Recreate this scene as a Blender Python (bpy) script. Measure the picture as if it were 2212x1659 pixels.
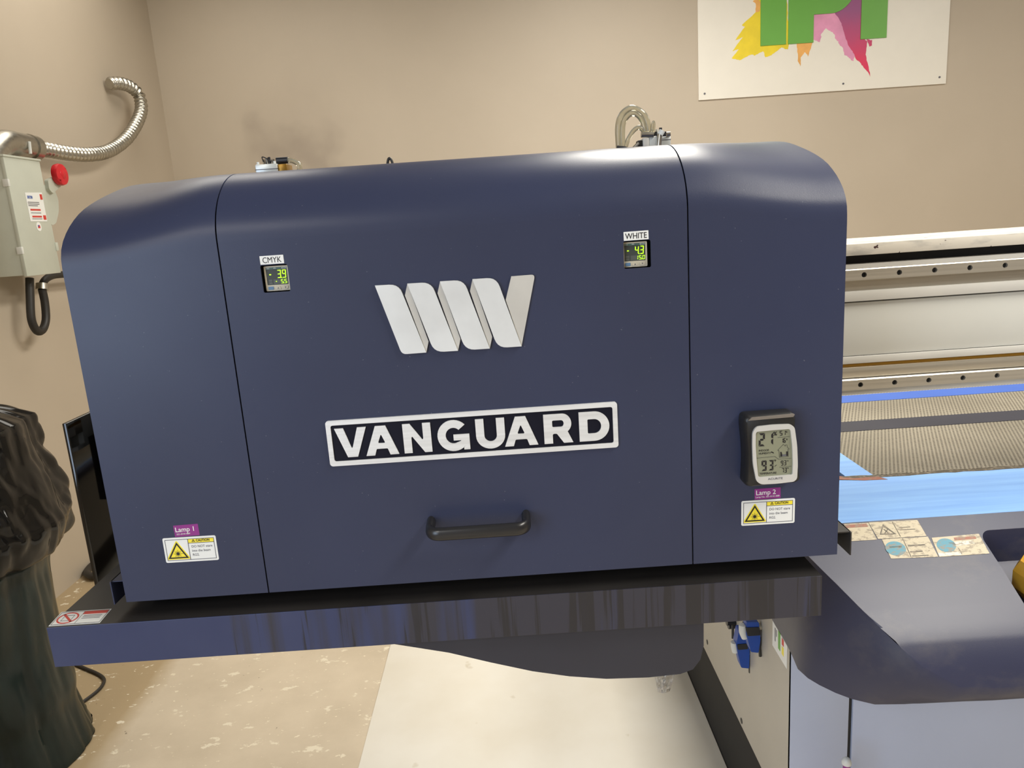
import bpy, bmesh, math, random
from mathutils import Vector, Matrix, noise
random.seed(7)
for o in list(bpy.data.objects): bpy.data.objects.remove(o)
S = bpy.context.scene
COL = S.collection
# ------------------------------------------------------------------ camera
FPX, IW, IH = 1600.0, 2212, 1659
PITCH, ROLL = math.radians(12.3), math.radians(3.85)
CAM = Vector((0, 0, 1.45))
_F = Vector((0, math.cos(PITCH), -math.sin(PITCH))); _U = Vector((0, math.sin(PITCH), math.cos(PITCH)))
_R = math.cos(ROLL)*Vector((1, 0, 0)) - math.sin(ROLL)*_U; _U = math.cos(ROLL)*_U + math.sin(ROLL)*Vector((1, 0, 0))
cd = bpy.data.cameras.new('camera'); cam = bpy.data.objects.new('camera', cd); COL.objects.link(cam)
cd.sensor_width = 36; cd.lens = FPX/IW*36; cd.clip_start = .01
m = Matrix((_R, _U, -_F)).transposed().to_4x4(); m.translation = CAM; cam.matrix_world = m
S.camera = cam
# ------------------------------------------------------------------ world, lamps, exposure
S.view_settings.view_transform = 'Standard'; S.view_settings.look = 'None'
S.view_settings.exposure = 0.0; S.view_settings.gamma = 1; S.view_settings.use_curve_mapping = False
W = bpy.data.worlds.new('world'); S.world = W; W.use_nodes = True
W.node_tree.nodes['Background'].inputs[0].default_value = (1.0, .95, .88, 1)
W.node_tree.nodes['Background'].inputs[1].default_value = .30
LAMPS = [  # x, y, z, size x, size y, watts, colour  (ceiling troffers)
    (0.72, 2.75, 3.14, .6, 1.6, 84, (1, .95, .85)),
    (1.80, 0.35, 3.14, .6, 2.2, 125, (1, .95, .85)),
    (-1.45, 3.5, 3.14, 1.0, 1.2, 18, (1, .95, .85)),
    (-1.6, -2.2, 3.14, .6, 1.2, 50, (1, .97, .92)),
    (3.6, 2.6, 3.14, .6, 1.2, 40, (1, .95, .86)),
]
for i, (x, y, z, sx, sy, w, c) in enumerate(LAMPS):
    l = bpy.data.lights.new('troffer_light', 'AREA'); l.shape = 'RECTANGLE'; l.size = sx; l.size_y = sy
    l.energy = w; l.color = c
    o = bpy.data.objects.new('troffer_light', l); o.location = (x, y, z); COL.objects.link(o)
# bluish fill added beside the left wall, behind the camera; no window built
l = bpy.data.lights.new('left_cool_light', 'AREA'); l.shape = 'RECTANGLE'; l.size = 2.2; l.size_y = 1.6; l.energy = 78; l.color = (.62, .78, 1.0)
o = bpy.data.objects.new('left_cool_light', l); o.location = (-2.0, -1.7, 1.55); o.rotation_euler = (math.radians(90), 0, math.radians(90+180)); COL.objects.link(o)

# ------------------------------------------------------------------ helpers
def ray(x, y): return _F*FPX + _R*(x-IW/2) + _U*(IH/2-y)
def onY(x, y, Y):
    d = ray(x, y); return CAM + d*(Y-CAM.y)/d.y
def onZ(x, y, Z):
    d = ray(x, y); return CAM + d*(Z-CAM.z)/d.z
def onX(x, y, X):
    d = ray(x, y); return CAM + d*(X-CAM.x)/d.x

def lin(c):
    return tuple(((v/255)/12.92 if v/255 <= .04045 else ((v/255+.055)/1.055)**2.4) for v in c)
class N:
    def __init__(s, name):
        s.m = bpy.data.materials.new(name); s.m.use_nodes = True; s.t = s.m.node_tree
        s.b = s.t.nodes['Principled BSDF']
    def n(s, kind, **kw):
        nd = s.t.nodes.new(kind)
        for k, v in kw.items():
            if hasattr(nd, k) and not k.startswith('i_'): setattr(nd, k, v)
        return nd
    def link(s, a, b): s.t.links.new(a, b)
    def coord(s, scale=(1, 1, 1), loc=(0, 0, 0)):
        g = s.n('ShaderNodeNewGeometry'); mp = s.n('ShaderNodeMapping')
        mp.inputs['Scale'].default_value = scale; mp.inputs['Location'].default_value = loc
        s.link(g.outputs['Position'], mp.inputs['Vector']); return mp.outputs['Vector']
    def noise(s, scale, vec=None, detail=4, rough=.55):
        nd = s.n('ShaderNodeTexNoise'); nd.inputs['Scale'].default_value = scale
        nd.inputs['Detail'].default_value = detail; nd.inputs['Roughness'].default_value = rough
        s.link(vec if vec is not None else s.coord(), nd.inputs['Vector']); return nd.outputs['Fac']
    def ramp(s, fac, p0, p1, c0=0., c1=1.):
        r = s.n('ShaderNodeMapRange'); r.inputs[1].default_value = p0; r.inputs[2].default_value = p1
        r.inputs[3].default_value = c0; r.inputs[4].default_value = c1; s.link(fac, r.inputs[0]); return r.outputs[0]
    def math(s, op, a, b=None):
        nd = s.n('ShaderNodeMath'); nd.operation = op; nd.use_clamp = False
        for i, v in enumerate((a, b)):
            if v is None: continue
            if isinstance(v, (int, float)): nd.inputs[i].default_value = v
            else: s.link(v, nd.inputs[i])
        return nd.outputs[0]
    def mix(s, fac, a, b):
        nd = s.n('ShaderNodeMix'); nd.data_type = 'RGBA'
        if isinstance(fac, (int, float)): nd.inputs['Factor'].default_value = fac
        else: s.link(fac, nd.inputs['Factor'])
        for k, v in (('A', a), ('B', b)):
            i = [q for q in nd.inputs if q.name == k and q.type == 'RGBA'][0]
            if isinstance(v, tuple): i.default_value = (*v[:3], 1)
            else: s.link(v, i)
        return [q for q in nd.outputs if q.type == 'RGBA'][0]
    def bump(s, h, strength, dist=.001):
        nd = s.n('ShaderNodeBump'); nd.inputs['Strength'].default_value = strength; nd.inputs['Distance'].default_value = dist
        s.link(h, nd.inputs['Height']); s.link(nd.outputs[0], s.b.inputs['Normal'])
    def sepxyz(s, v=None):
        nd = s.n('ShaderNodeSeparateXYZ'); s.link(v if v is not None else s.coord(), nd.inputs[0]); return nd.outputs
MATS = {}
def mat(name, rgb=(128, 128, 128), rough=.5, metal=0., var=.06, vscale=8., bump=0., bscale=400., emit=None, es=1., spec=.5, trans=0., alpha=1.):
    """plain procedural material: a base colour with a little noise in it"""
    k = N(name); c = lin(rgb)
    if var:
        f = k.ramp(k.noise(vscale), .3, .7)
        k.link(k.mix(f, tuple(v*(1-var) for v in c), tuple(min(1, v*(1+var)) for v in c)), k.b.inputs['Base Color'])
    else: k.b.inputs['Base Color'].default_value = (*c, 1)
    k.b.inputs['Roughness'].default_value = rough; k.b.inputs['Metallic'].default_value = metal
    k.b.inputs['Specular IOR Level'].default_value = spec
    if bump: k.bump(k.noise(bscale, detail=2), bump, .0005)
    if emit: k.b.inputs['Emission Color'].default_value = (*lin(emit), 1); k.b.inputs['Emission Strength'].default_value = es
    if trans: k.b.inputs['Transmission Weight'].default_value = trans; k.b.inputs['IOR'].default_value = 1.35
    if alpha < 1: k.b.inputs['Alpha'].default_value = alpha
    MATS[name] = k.m; return k.m

class MB:
    """collects geometry, builds ONE mesh object"""
    def __init__(s): s.v = []; s.f = []
    def add(s, vs, fs):
        b = len(s.v); s.v += [Vector(p) for p in vs]; s.f += [[b+i for i in f] for f in fs]; return s
    def box(s, x0, x1, y0, y1, z0, z1, bev=0.):
        if bev:
            bm = bmesh.new(); bmesh.ops.create_cube(bm, size=1)
            for v in bm.verts: v.co = Vector((x0+(v.co.x+.5)*(x1-x0), y0+(v.co.y+.5)*(y1-y0), z0+(v.co.z+.5)*(z1-z0)))
            bmesh.ops.bevel(bm, geom=bm.edges[:], offset=bev, segments=2, affect='EDGES', profile=.5)
            bm.verts.index_update(); s.add([v.co.copy() for v in bm.verts], [[v.index for v in f.verts] for f in bm.faces]); bm.free(); return s
        p = [(x, y, z) for z in (z0, z1) for y in (y0, y1) for x in (x0, x1)]
        return s.add(p, [(0, 2, 3, 1), (4, 5, 7, 6), (0, 1, 5, 4), (2, 6, 7, 3), (0, 4, 6, 2), (1, 3, 7, 5)])
    def grid(s, rows, closed=False):
        nr, nc = len(rows), len(rows[0]); fs = []
        for i in range(nr-1):
            for j in range(nc-1 if not closed else nc):
                a, b = i*nc+j, i*nc+(j+1) % nc; fs.append((a, b, b+nc, a+nc))
        return s.add([p for r in rows for p in r], fs)
    def tube(s, pts, r, n=12, caps=True):
        pts = [Vector(p) for p in pts]; rs = r if isinstance(r, (list, tuple)) else [r]*len(pts)
        rows = []; prev = None
        for i, p in enumerate(pts):
            t = (pts[min(i+1, len(pts)-1)]-pts[max(i-1, 0)]).normalized()
            if prev is None: a = t.orthogonal().normalized()
            else: a = (prev-t*prev.dot(t)).normalized()
            prev = a; b = t.cross(a)
            rows.append([p+(a*math.cos(2*math.pi*k/n)+b*math.sin(2*math.pi*k/n))*rs[i] for k in range(n)])
        b0 = len(s.v); s.grid(rows, True)
        if caps: s.f.append([b0+k for k in range(n)][::-1]); s.f.append([b0+(len(pts)-1)*n+k for k in range(n)])
        return s
    def cyl(s, p0, p1, r, n=20): return s.tube([p0, p1], r, n)
    def loops(s, rows, cap=True):
        b0 = len(s.v); n = len(rows[0]); s.grid(rows, True)
        if cap: s.f.append([b0+k for k in range(n)][::-1]); s.f.append([b0+(len(rows)-1)*n+k for k in range(n)])
        return s
    def mesh(s, me):
        return s.add([v.co.copy() for v in me.vertices], [list(p.vertices) for p in me.polygons])
    def build(s, name, m, parent=None, smooth=40, solid=0., fix=True):
        me = bpy.data.meshes.new(name); me.from_pydata([tuple(v) for v in s.v], [], s.f)
        if fix:
            bm = bmesh.new(); bm.from_mesh(me); bmesh.ops.remove_doubles(bm, verts=bm.verts, dist=1e-6)
            bmesh.ops.recalc_face_normals(bm, faces=bm.faces); bm.to_mesh(me); bm.free()
        me.materials.append(m if not isinstance(m, str) else MATS[m])
        if smooth:
            me.shade_smooth(); me.set_sharp_from_angle(angle=math.radians(smooth))
        o = bpy.data.objects.new(name, me); COL.objects.link(o)
        if solid:
            q = o.modifiers.new('solidify', 'SOLIDIFY'); q.thickness = solid; q.offset = -1
            e = o.modifiers.new('edge_split', 'EDGE_SPLIT'); e.split_angle = math.radians(smooth or 30)
        if parent is not None: adopt(o, parent)
        return o
def adopt(o, parent):
    o.parent = parent; o.matrix_parent_inverse = world_of(parent).inverted()
def world_of(o):   # parent empties sit at the top level; part meshes keep an identity world matrix
    return o.matrix_basis.copy() if o.type == 'EMPTY' else Matrix()
def tag(o, label=None, cat=None, group=None, kind=None):
    if label: o['label'] = label
    if cat: o['category'] = cat
    if group: o['group'] = group
    if kind: o['kind'] = kind
    return o
def thing(name, loc, label, cat, group=None):
    o = bpy.data.objects.new(name, None); o.empty_display_size = .05; o.location = loc; COL.objects.link(o)
    return tag(o, label, cat, group)
# frames for flat work: origin, u, v ; normal = u x v
class Fr:
    def __init__(s, o, u, v): s.o = Vector(o); s.u = Vector(u).normalized(); s.v = Vector(v).normalized(); s.n = s.u.cross(s.v).normalized()
    def p(s, a, b, c=0): return s.o+s.u*a+s.v*b+s.n*c
    def at(s, a, b, c=0, rot=0.):
        ca, sa = math.cos(rot), math.sin(rot)
        return Fr(s.p(a, b, c), s.u*ca+s.v*sa, s.v*ca-s.u*sa)
def curve_mesh(cu):
    o = bpy.data.objects.new('tmp', cu); COL.objects.link(o)
    bpy.context.view_layer.update()
    me = bpy.data.meshes.new_from_object(o.evaluated_get(bpy.context.evaluated_depsgraph_get()))
    bpy.data.objects.remove(o); bpy.data.curves.remove(cu); return me
def flat(loops, fr, n0, n1):
    """closed plate from 2D loops (outer + holes), between heights n0..n1 over the frame"""
    cu = bpy.data.curves.new('tmp', 'CURVE'); cu.dimensions = '2D'; cu.fill_mode = 'BOTH'; cu.extrude = .5
    for lp in loops:
        sp = cu.splines.new('POLY'); sp.points.add(len(lp)-1); sp.use_cyclic_u = True
        for q, (a, b) in zip(sp.points, lp): q.co = (a*100, b*100, 0, 1)
    me = curve_mesh(cu); mb = MB()
    mb.add([fr.p(v.co.x/100, v.co.y/100, n0+(v.co.z+.5)*(n1-n0)) for v in me.vertices], [list(p.vertices) for p in me.polygons])
    bpy.data.meshes.remove(me); return mb
def text(body, fr, size, n0=0., n1=.0002, align='LEFT', bold=0., sx=1.):
    cu = bpy.data.curves.new('tmp', 'FONT'); cu.body = body; cu.size = 1; cu.extrude = .5; cu.offset = bold
    cu.align_x = align; cu.resolution_u = 3
    me = curve_mesh(cu); mb = MB()
    mb.add([fr.p(v.co.x*size*sx, v.co.y*size, n0+(v.co.z+.5)*(n1-n0)) for v in me.vertices], [list(p.vertices) for p in me.polygons])
    bpy.data.meshes.remove(me); return mb
def rrect(x0, y0, x1, y1, r, n=5):
    out = []
    for cx, cy, a0 in ((x1-r, y1-r, 0), (x0+r, y1-r, 90), (x0+r, y0+r, 180), (x1-r, y0+r, 270)):
        for k in range(n+1):
            a = math.radians(a0+90*k/n); out.append((cx+r*math.cos(a), cy+r*math.sin(a)))
    return out
def rpoly(pts, r, n=5):
    """polygon with rounded corners"""
    out = []; L = len(pts)
    for i in range(L):
        p = Vector(pts[i]).to_2d(); a = Vector(pts[i-1]).to_2d()-p; b = Vector(pts[(i+1) % L]).to_2d()-p
        rr = r[i] if isinstance(r, (list, tuple)) else r
        if rr <= 0: out.append(tuple(p)); continue
        d = min(rr, a.length*.48, b.length*.48); p0 = p+a.normalized()*d; p1 = p+b.normalized()*d
        for k in range(n+1):
            t = k/n; out.append(tuple(p0*(1-t)**2+p*2*t*(1-t)+p1*t*t))
    return out
def circ(cx, cy, r, n=24, ry=None): return [(cx+r*math.cos(2*math.pi*k/n), cy+(ry or r)*math.sin(2*math.pi*k/n)) for k in range(n)]
SEG = {'0': 'abcdef', '1': 'bc', '2': 'abged', '3': 'abgcd', '4': 'fgbc', '5': 'afgcd', '6': 'afgedc', '7': 'abc', '9': 'abfgcd', '-': 'g'}
def seven(s, fr, h, w, t, pitch, n0, n1, slant=.06):
    mb = MB(); x = 0
    for ch in s:
        if ch == '.':
            seg = [[(x-pitch+w+.1*t, 0), (x-pitch+w+1.1*t, 0), (x-pitch+w+1.1*t, t), (x-pitch+w+.1*t, t)]]
        elif ch == ' ': x += pitch; continue
        else:
            g = t*.18; q = h/2
            D = {'a': [(g, h), (w-g, h), (w-t, h-t), (t, h-t)], 'd': [(g, 0), (w-g, 0), (w-t, t), (t, t)],
                 'g': [(t*.6, q), (t, q+t/2), (w-t, q+t/2), (w-t*.6, q), (w-t, q-t/2), (t, q-t/2)],
                 'f': [(0, h-g), (t, h-t-g), (t, q+t*.6), (0, q+g)], 'b': [(w, h-g), (w-t, h-t-g), (w-t, q+t*.6), (w, q+g)],
                 'e': [(0, g), (t, t+g), (t, q-t*.6), (0, q-g)], 'c': [(w, g), (w-t, t+g), (w-t, q-t*.6), (w, q-g)]}
            seg = [[(x+a, b) for a, b in D[c]] for c in SEG[ch]]; x += pitch
        for lp in seg:
            k = len(lp); lo = [fr.p(a+b*slant, b, n0) for a, b in lp]; hi = [fr.p(a+b*slant, b, n1) for a, b in lp]
            mb.add(lo+hi, [list(range(k))[::-1], list(range(k, 2*k))]+[(i, (i+1) % k, k+(i+1) % k, k+i) for i in range(k)])
    return mb
def catmull(pts, n=8):
    pts = [Vector(p) for p in pts]; P = [pts[0]]+pts+[pts[-1]]; out = []
    for i in range(1, len(P)-2):
        for k in range(n):
            t = k/n; a, b, c, d = P[i-1], P[i], P[i+1], P[i+2]
            out.append(.5*((2*b)+(c-a)*t+(2*a-5*b+4*c-d)*t*t+(3*b-a-3*c+d)*t**3))
    return out+[pts[-1]]

# ------------------------------------------------------------------ materials
k = N('navy_paint')
f = k.ramp(k.noise(2.2, detail=6), .35, .7)
c = k.mix(f, lin((52, 58, 84)), lin((59, 65, 90)))
d = k.ramp(k.noise(3.3, k.coord((1, 1, .5), (2, 0, 1)), 2, .4), .3, .8, 0, .45)
c = k.mix(d, c, lin((50, 53, 68)))
sp = k.ramp(k.noise(260, detail=1), .79, .82, 0, .5); c = k.mix(sp, c, lin((120, 124, 135)))
k.link(c, k.b.inputs['Base Color']); k.link(k.ramp(k.noise(5, detail=5), .25, .75, .33, .39), k.b.inputs['Roughness'])
k.b.inputs['Specular IOR Level'].default_value = .3; k.bump(k.noise(700, detail=1), .08, .0006); MATS['navy_paint'] = k.m
# the front lip of the tray: navy under runs of dried ink
k = N('drip_paint')
x, y, z = k.sepxyz()[:3]
st = k.noise(1, k.coord((62, 1, 1.6)), 5, .6); st2 = k.noise(1, k.coord((20, 1, .9), (3, 0, 0)), 4, .6)
gx = k.ramp(x, -.5, .0, -.16, .22)
thin = k.ramp(k.math('ADD', st, k.ramp(x, -.45, .1, -.06, .06)), .56, .60)
wide = k.ramp(k.math('ADD', st2, gx), .48, .62)
c = k.mix(k.ramp(k.noise(6), .3, .7), lin((46, 55, 92)), lin((58, 66, 100)))
c = k.mix(wide, c, lin((50, 50, 62))); c = k.mix(k.math('MULTIPLY', thin, .8), c, lin((34, 33, 36)))
k.link(c, k.b.inputs['Base Color']); k.b.inputs['Roughness'].default_value = .42; MATS['drip_paint'] = k.m
# walls; the back one has soft darker patches
def wall_mat(name, dark_patches):
    k = N(name)
    f = k.ramp(k.noise(1.1, detail=5), .3, .7); c = k.mix(f, lin((180, 168, 151)), lin((187, 175, 158)))
    g = k.n('ShaderNodeNewGeometry')
    for (p, r, a) in dark_patches:
        d = k.n('ShaderNodeVectorMath'); d.operation = 'DISTANCE'; d.inputs[1].default_value = p
        w = k.n('ShaderNodeVectorMath'); w.operation = 'ADD'; k.link(g.outputs['Position'], w.inputs[0])
        nz = k.n('ShaderNodeTexNoise'); nz.inputs['Scale'].default_value = 5; k.link(g.outputs['Position'], nz.inputs['Vector'])
        sc = k.n('ShaderNodeVectorMath'); sc.operation = 'MULTIPLY_ADD'; sc.inputs[1].default_value = (.5, .5, .5); sc.inputs[2].default_value = (-.25, -.25, -.25)
        k.link(nz.outputs['Color'], sc.inputs[0]); k.link(sc.outputs[0], w.inputs[1]); k.link(w.outputs[0], d.inputs[0])
        c = k.mix(k.ramp(d.outputs['Value'], r, r*.1, 0, a), c, lin((120, 106, 98)))
    k.link(c, k.b.inputs['Base Color']); k.b.inputs['Roughness'].default_value = .55
    k.bump(k.noise(180, detail=3), .1, .001); MATS[name] = k.m
s1 = onY(600, 325, 4.83); s2 = onY(690, 345, 4.83)
wall_mat('wall_paint', [(tuple(s1), .24, .34), (tuple(s2), .24, .32), (tuple(onY(645, 300, 4.83)), .42, .12)])
wall_mat('left_wall_paint', [])
mat('ceiling_paint', (120, 116, 110), .8, var=.03)
# floor: painted concrete with flakes and scuffs
k = N('concrete')
f = k.ramp(k.noise(3, detail=8, rough=.6), .35, .68); c = k.mix(f, lin((192, 178, 156)), lin((208, 194, 172)))
x, y, z = k.sepxyz()[:3]
tan = k.ramp(k.math('ADD', x, k.math('MULTIPLY', k.noise(6), .08)), -1.20, -1.27); c = k.mix(tan, c, lin((170, 150, 118)))
fl = k.ramp(k.noise(13, k.coord((1, 1.7, 1)), 6, .62),   .615, .64); c = k.mix(fl, c, lin((222, 212, 190)))
fl = k.ramp(k.noise(40, k.coord((1, 1.5, 1), (5, 2, 0)), 3), .67, .70); c = k.mix(fl, c, lin((225, 214, 190)))
dk = k.ramp(k.noise(34, k.coord((1, 1, 1), (9, 3, 0)), 3), .72, .75, 0, .7); c = k.mix(dk, c, lin((96, 84, 72)))
k.link(c, k.b.inputs['Base Color']); k.b.inputs['Roughness'].default_value = .5
k.bump(k.noise(60, detail=6), .15, .002); MATS['concrete'] = k.m
# white board on the floor with faint rings
k = N('white_board')
c = k.mix(k.ramp(k.noise(2.5, detail=5), .35, .75), lin((228, 224, 214)), lin((216, 209, 194)))
r = k.ramp(k.noise(11, detail=3), .69, .73, 0, .5); c = k.mix(r, c, lin((186, 174, 150)))
k.link(c, k.b.inputs['Base Color']); k.b.inputs['Roughness'].default_value = .35; MATS['white_board'] = k.m
# perforated vacuum table
k = N('perforated_bed')
x, y, z = k.sepxyz()[:3]
P = .0085
PV = P*1.155
row = k.math('FLOOR', k.math('DIVIDE', y, PV*.866))
off = k.math('MULTIPLY', k.math('MODULO', k.math('ABSOLUTE', row), 2.), .5)
ux = k.math('SUBTRACT', k.math('FRACT', k.math('ADD', k.math('DIVIDE', x, P), off)), .5)
uy = k.math('MULTIPLY', k.math('SUBTRACT', k.math('FRACT', k.math('DIVIDE', y, PV*.866)), .5), .866)
dd = k.math('SQRT', k.math('ADD', k.math('MULTIPLY', ux, ux), k.math('MULTIPLY', uy, uy)))
hole = k.ramp(dd, .30, .22)
c = k.mix(k.ramp(k.noise(4, detail=6), .3, .7), lin((140, 134, 120)), lin((164, 157, 142)))
c = k.mix(hole, c, lin((44, 38, 32))); k.link(c, k.b.inputs['Base Color'])
k.b.inputs['Roughness'].default_value = .4; k.b.inputs['Metallic'].default_value = .25; k.bump(k.math('SUBTRACT', 1., hole), .5, .002); MATS['perforated_bed'] = k.m
# masking film
k = N('blue_film')
c = k.mix(k.ramp(k.noise(1, k.coord((4, 60, 60)), 4), .3, .7), lin((128, 172, 234)), lin((148, 192, 244)))
k.link(c, k.b.inputs['Base Color']); k.b.inputs['Roughness'].default_value = .5; MATS['blue_film'] = k.m
# worn stickers: printed label flaking back to bare adhesive
def worn(name, rgb):
    k = N(name)
    f = k.ramp(k.noise(95, k.coord((1, 1.8, 1.8)), 6, .7), .50, .60, 0, .85)
    c = k.mix(f, lin(rgb), lin((134, 122, 104)))
    k.link(c, k.b.inputs['Base Color']); k.b.inputs['Roughness'].default_value = .5; MATS[name] = k.m
worn('worn_cream', (190, 178, 152)); worn('worn_red', (150, 92, 72)); worn('worn_blue', (74, 140, 160)); worn('worn_ink', (84, 76, 62)); worn('worn_white', (214, 208, 194))
# front cover: charcoal-navy moulded shell with scuffs
k = N('cover_paint')
c = k.mix(k.ramp(k.noise(3, detail=6), .3, .7), lin((46, 49, 72)), lin((54, 56, 78)))
s = k.ramp(k.noise(7, k.coord((1, 1.4, 1.4)), 7, .65), .55, .8, 0, .35); c = k.mix(s, c, lin((112, 106, 98)))
k.link(c, k.b.inputs['Base Color']); k.b.inputs['Roughness'].default_value = .42; k.bump(k.noise(700, detail=1), .1, .0005); MATS['cover_paint'] = k.m
# brushed metals
def brushed(name, rgb, rough=.35, sc=(3, 3, 300), metal=1.):
    k = N(name); n_ = k.noise(1, k.coord(sc), 4)
    k.link(k.mix(k.ramp(n_, .3, .7), lin(tuple(v*.93 for v in rgb)), lin(rgb)), k.b.inputs['Base Color'])
    k.link(k.ramp(n_, .3, .7, rough*.85, rough*1.15), k.b.inputs['Roughness']); k.b.inputs['Metallic'].default_value = metal; MATS[name] = k.m
brushed('brushed_plaque', (236, 238, 240), .42, (6, 6, 260), .25)
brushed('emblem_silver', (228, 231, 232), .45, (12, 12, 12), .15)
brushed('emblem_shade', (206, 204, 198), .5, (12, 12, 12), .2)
brushed('rail_steel', (196, 190, 178), .34, (2, 300, 300), .6)
brushed('aluminium', (196, 190, 178), .38, (2, 300, 300), .75)
brushed('gold_strip', (150, 112, 40), .35, (2, 200, 200), .6)
brushed('zinc', (186, 182, 172), .32, (60, 60, 60))
mat('beam_white', (196, 194, 188), .45, var=.05, vscale=5)
mat('beam_grey', (200, 200, 194), .5, var=.05, vscale=3)
mat('plaque_navy', (15, 16, 32), .6, var=.1, spec=.2)
mat('black_plastic', (30, 30, 31), .42, var=.1)
mat('handle_black', (36, 36, 38), .3, var=.1)
mat('black_gloss', (14, 12, 11), .08, var=.0)
mat('black_matte', (16, 16, 18), .7, var=.1)
mat('tray_dark', (44, 42, 42), .45, var=.12, vscale=12)
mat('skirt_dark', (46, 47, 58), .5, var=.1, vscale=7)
mat('label_white', (234, 236, 234), .45, var=.02)
mat('ink_black', (28, 26, 30), .5, var=0)
mat('ink_grey', (96, 96, 104), .5, var=0)
mat('label_yellow', (246, 228, 62), .45, var=.02)
mat('label_purple', (140, 44, 132), .45, var=.06, vscale=60)
mat('label_red', (204, 62, 52), .5, var=.05)
mat('label_blue', (58, 92, 170), .5, var=.05)
mat('gauge_beige', (196, 188, 168), .4, var=.03)
mat('gauge_screen', (64, 70, 68), .25, var=.03)
mat('gauge_header', (74, 104, 100), .3, var=.03)
mat('gauge_cell', (84, 88, 86), .3, var=.02)
mat('gauge_blue', (92, 126, 160), .4, var=.04)
mat('led_green', (170, 240, 30), .5, var=0, emit=(190, 255, 40), es=1.1)
mat('lcd_grey', (140, 142, 120), .3, var=.03)
mat('bezel_silver', (214, 214, 212), .32, metal=.25, var=.02)
mat('accent_grey', (126, 118, 110), .35, var=.05)
mat('panel_grey', (176, 186, 210), .42, var=.04, vscale=3)
mat('side_beige', (178, 172, 160), .45, var=.05, vscale=4)
mat('gap_dark', (26, 28, 30), .5, var=.05)
mat('valve_blue', (26, 72, 160), .4, var=.08)
mat('valve_black', (30, 32, 38), .4, var=.08)
mat('fitting_white', (214, 216, 212), .35, var=.03)
mat('switch_grey', (190, 194, 182), .45, var=.04)
mat('switch_red', (196, 28, 40), .35, var=.05)
mat('cable_black', (38, 35, 32), .5, var=.1)
mat('silver_block', (206, 210, 208), .35, metal=.3, var=.03)
mat('hose_clear', (214, 208, 184), .12, var=.04, trans=.75)
mat('plastic_clear', (232, 230, 226), .15, var=.04, trans=.8)
mat('yellow_amber', (190, 142, 40), .35, var=.12, vscale=30)
mat('poster_white', (228, 224, 214), .4, var=.015)
mat('letter_green', (104, 168, 70), .45, var=.03)
mat('splash_yellow', (232, 208, 44), .5, var=.10, vscale=9)
mat('splash_orange', (226, 168, 92), .5, var=.12, vscale=14)
mat('splash_pink', (222, 150, 186), .5, var=.12, vscale=10)
k = N('splash_magenta'); x, y, z = k.sepxyz()[:3]
k.link(k.mix(k.ramp(k.math('ADD', z, k.math('MULTIPLY', k.noise(6), .12)), 2.32, 2.62), lin((216, 52, 92)), lin((150, 84, 132))), k.b.inputs['Base Color']); MATS['splash_magenta'] = k.m
# bin bag plastics
def bag_mat(name, rgb, rough):
    k = N(name); n_ = k.noise(16, k.coord((1, 1, .7)), 6, .6)
    k.link(k.mix(k.ramp(n_, .3, .7), lin(rgb), lin(tuple(v*1.25 for v in rgb))), k.b.inputs['Base Color'])
    k.b.inputs['Roughness'].default_value = rough; k.b.inputs['Specular IOR Level'].default_value = .35; k.bump(k.noise(5, k.coord((1, 1, .8)), 2, .5), .35, .03); MATS[name] = k.m
bag_mat('bag_black', (20, 19, 18), .13); bag_mat('bag_green', (24, 33, 31), .22)

# ------------------------------------------------------------------ the setting
XL, YB, ZC = -2.02, 4.83, 3.2
tag(MB().box(-2.2, 6, -4.5, YB, -.05, 0).build('floor', 'concrete'), kind='structure')
tag(MB().box(XL-.12, 6, YB, YB+.12, 0, ZC).build('wall_back', 'wall_paint'), kind='structure')
tag(MB().box(XL-.12, XL, -4.5, YB, 0, ZC).build('wall_left', 'left_wall_paint'), kind='structure')
tag(MB().box(XL-.12, 6, -4.5, YB+.12, ZC, ZC+.1).build('ceiling', 'ceiling_paint'), kind='structure')
tag(MB().box(XL-.12, 6, -4.62, -4.5, 0, ZC).build('wall_front', 'left_wall_paint'), kind='structure')
tag(MB().box(6, 6.12, -4.62, YB+.12, 0, ZC).build('wall_right', 'left_wall_paint'), kind='structure')

# ================================================================== carriage (the big hood)
HY, HZ0 = .91, .99
X0, X1, X2, X3 = -.532, -.342, .2245, .417
car = thing('printer_carriage', (-.06, 1.08, HZ0), 'large navy blue carriage hood with silver nameplate and black handle', 'printer carriage')
NP = 22
def prof_mid():
    pts = [(HY, HZ0), (HY, 1.22), (HY, 1.45)]
    for i in range(1, NP+1):
        a = math.pi/2*i/NP; pts.append((1.03-.12*math.cos(a), 1.45+.0865*math.sin(a)))
    return pts+[(1.22, 1.546), (1.42, 1.548)]
END = [(.910, 1.425), (.9115, 1.442), (.917, 1.4555), (.929, 1.4695), (.950, 1.4855), (.981, 1.5015), (1.03, 1.5175), (1.10, 1.5345), (1.15, 1.5415), (1.21, 1.547)]
def prof_end():
    c = catmull([(y, z, 0) for y, z in END], 12); L = [0]
    for a, b in zip(c, c[1:]): L.append(L[-1]+(b-a).length)
    out = []
    for i in range(NP+1):
        t = (i/NP)**1.25*L[-1]; j = max(q for q in range(len(L)) if L[q] <= t+1e-9); j = min(j, len(c)-2)
        u = (t-L[j])/(L[j+1]-L[j]); p = c[j].lerp(c[j+1], u); out.append((p.x, p.y))
    return [(HY, HZ0), (HY, 1.21)]+out+[(1.26, 1.549), (1.42, 1.55)]
PM, PE = prof_mid(), prof_end()
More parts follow.
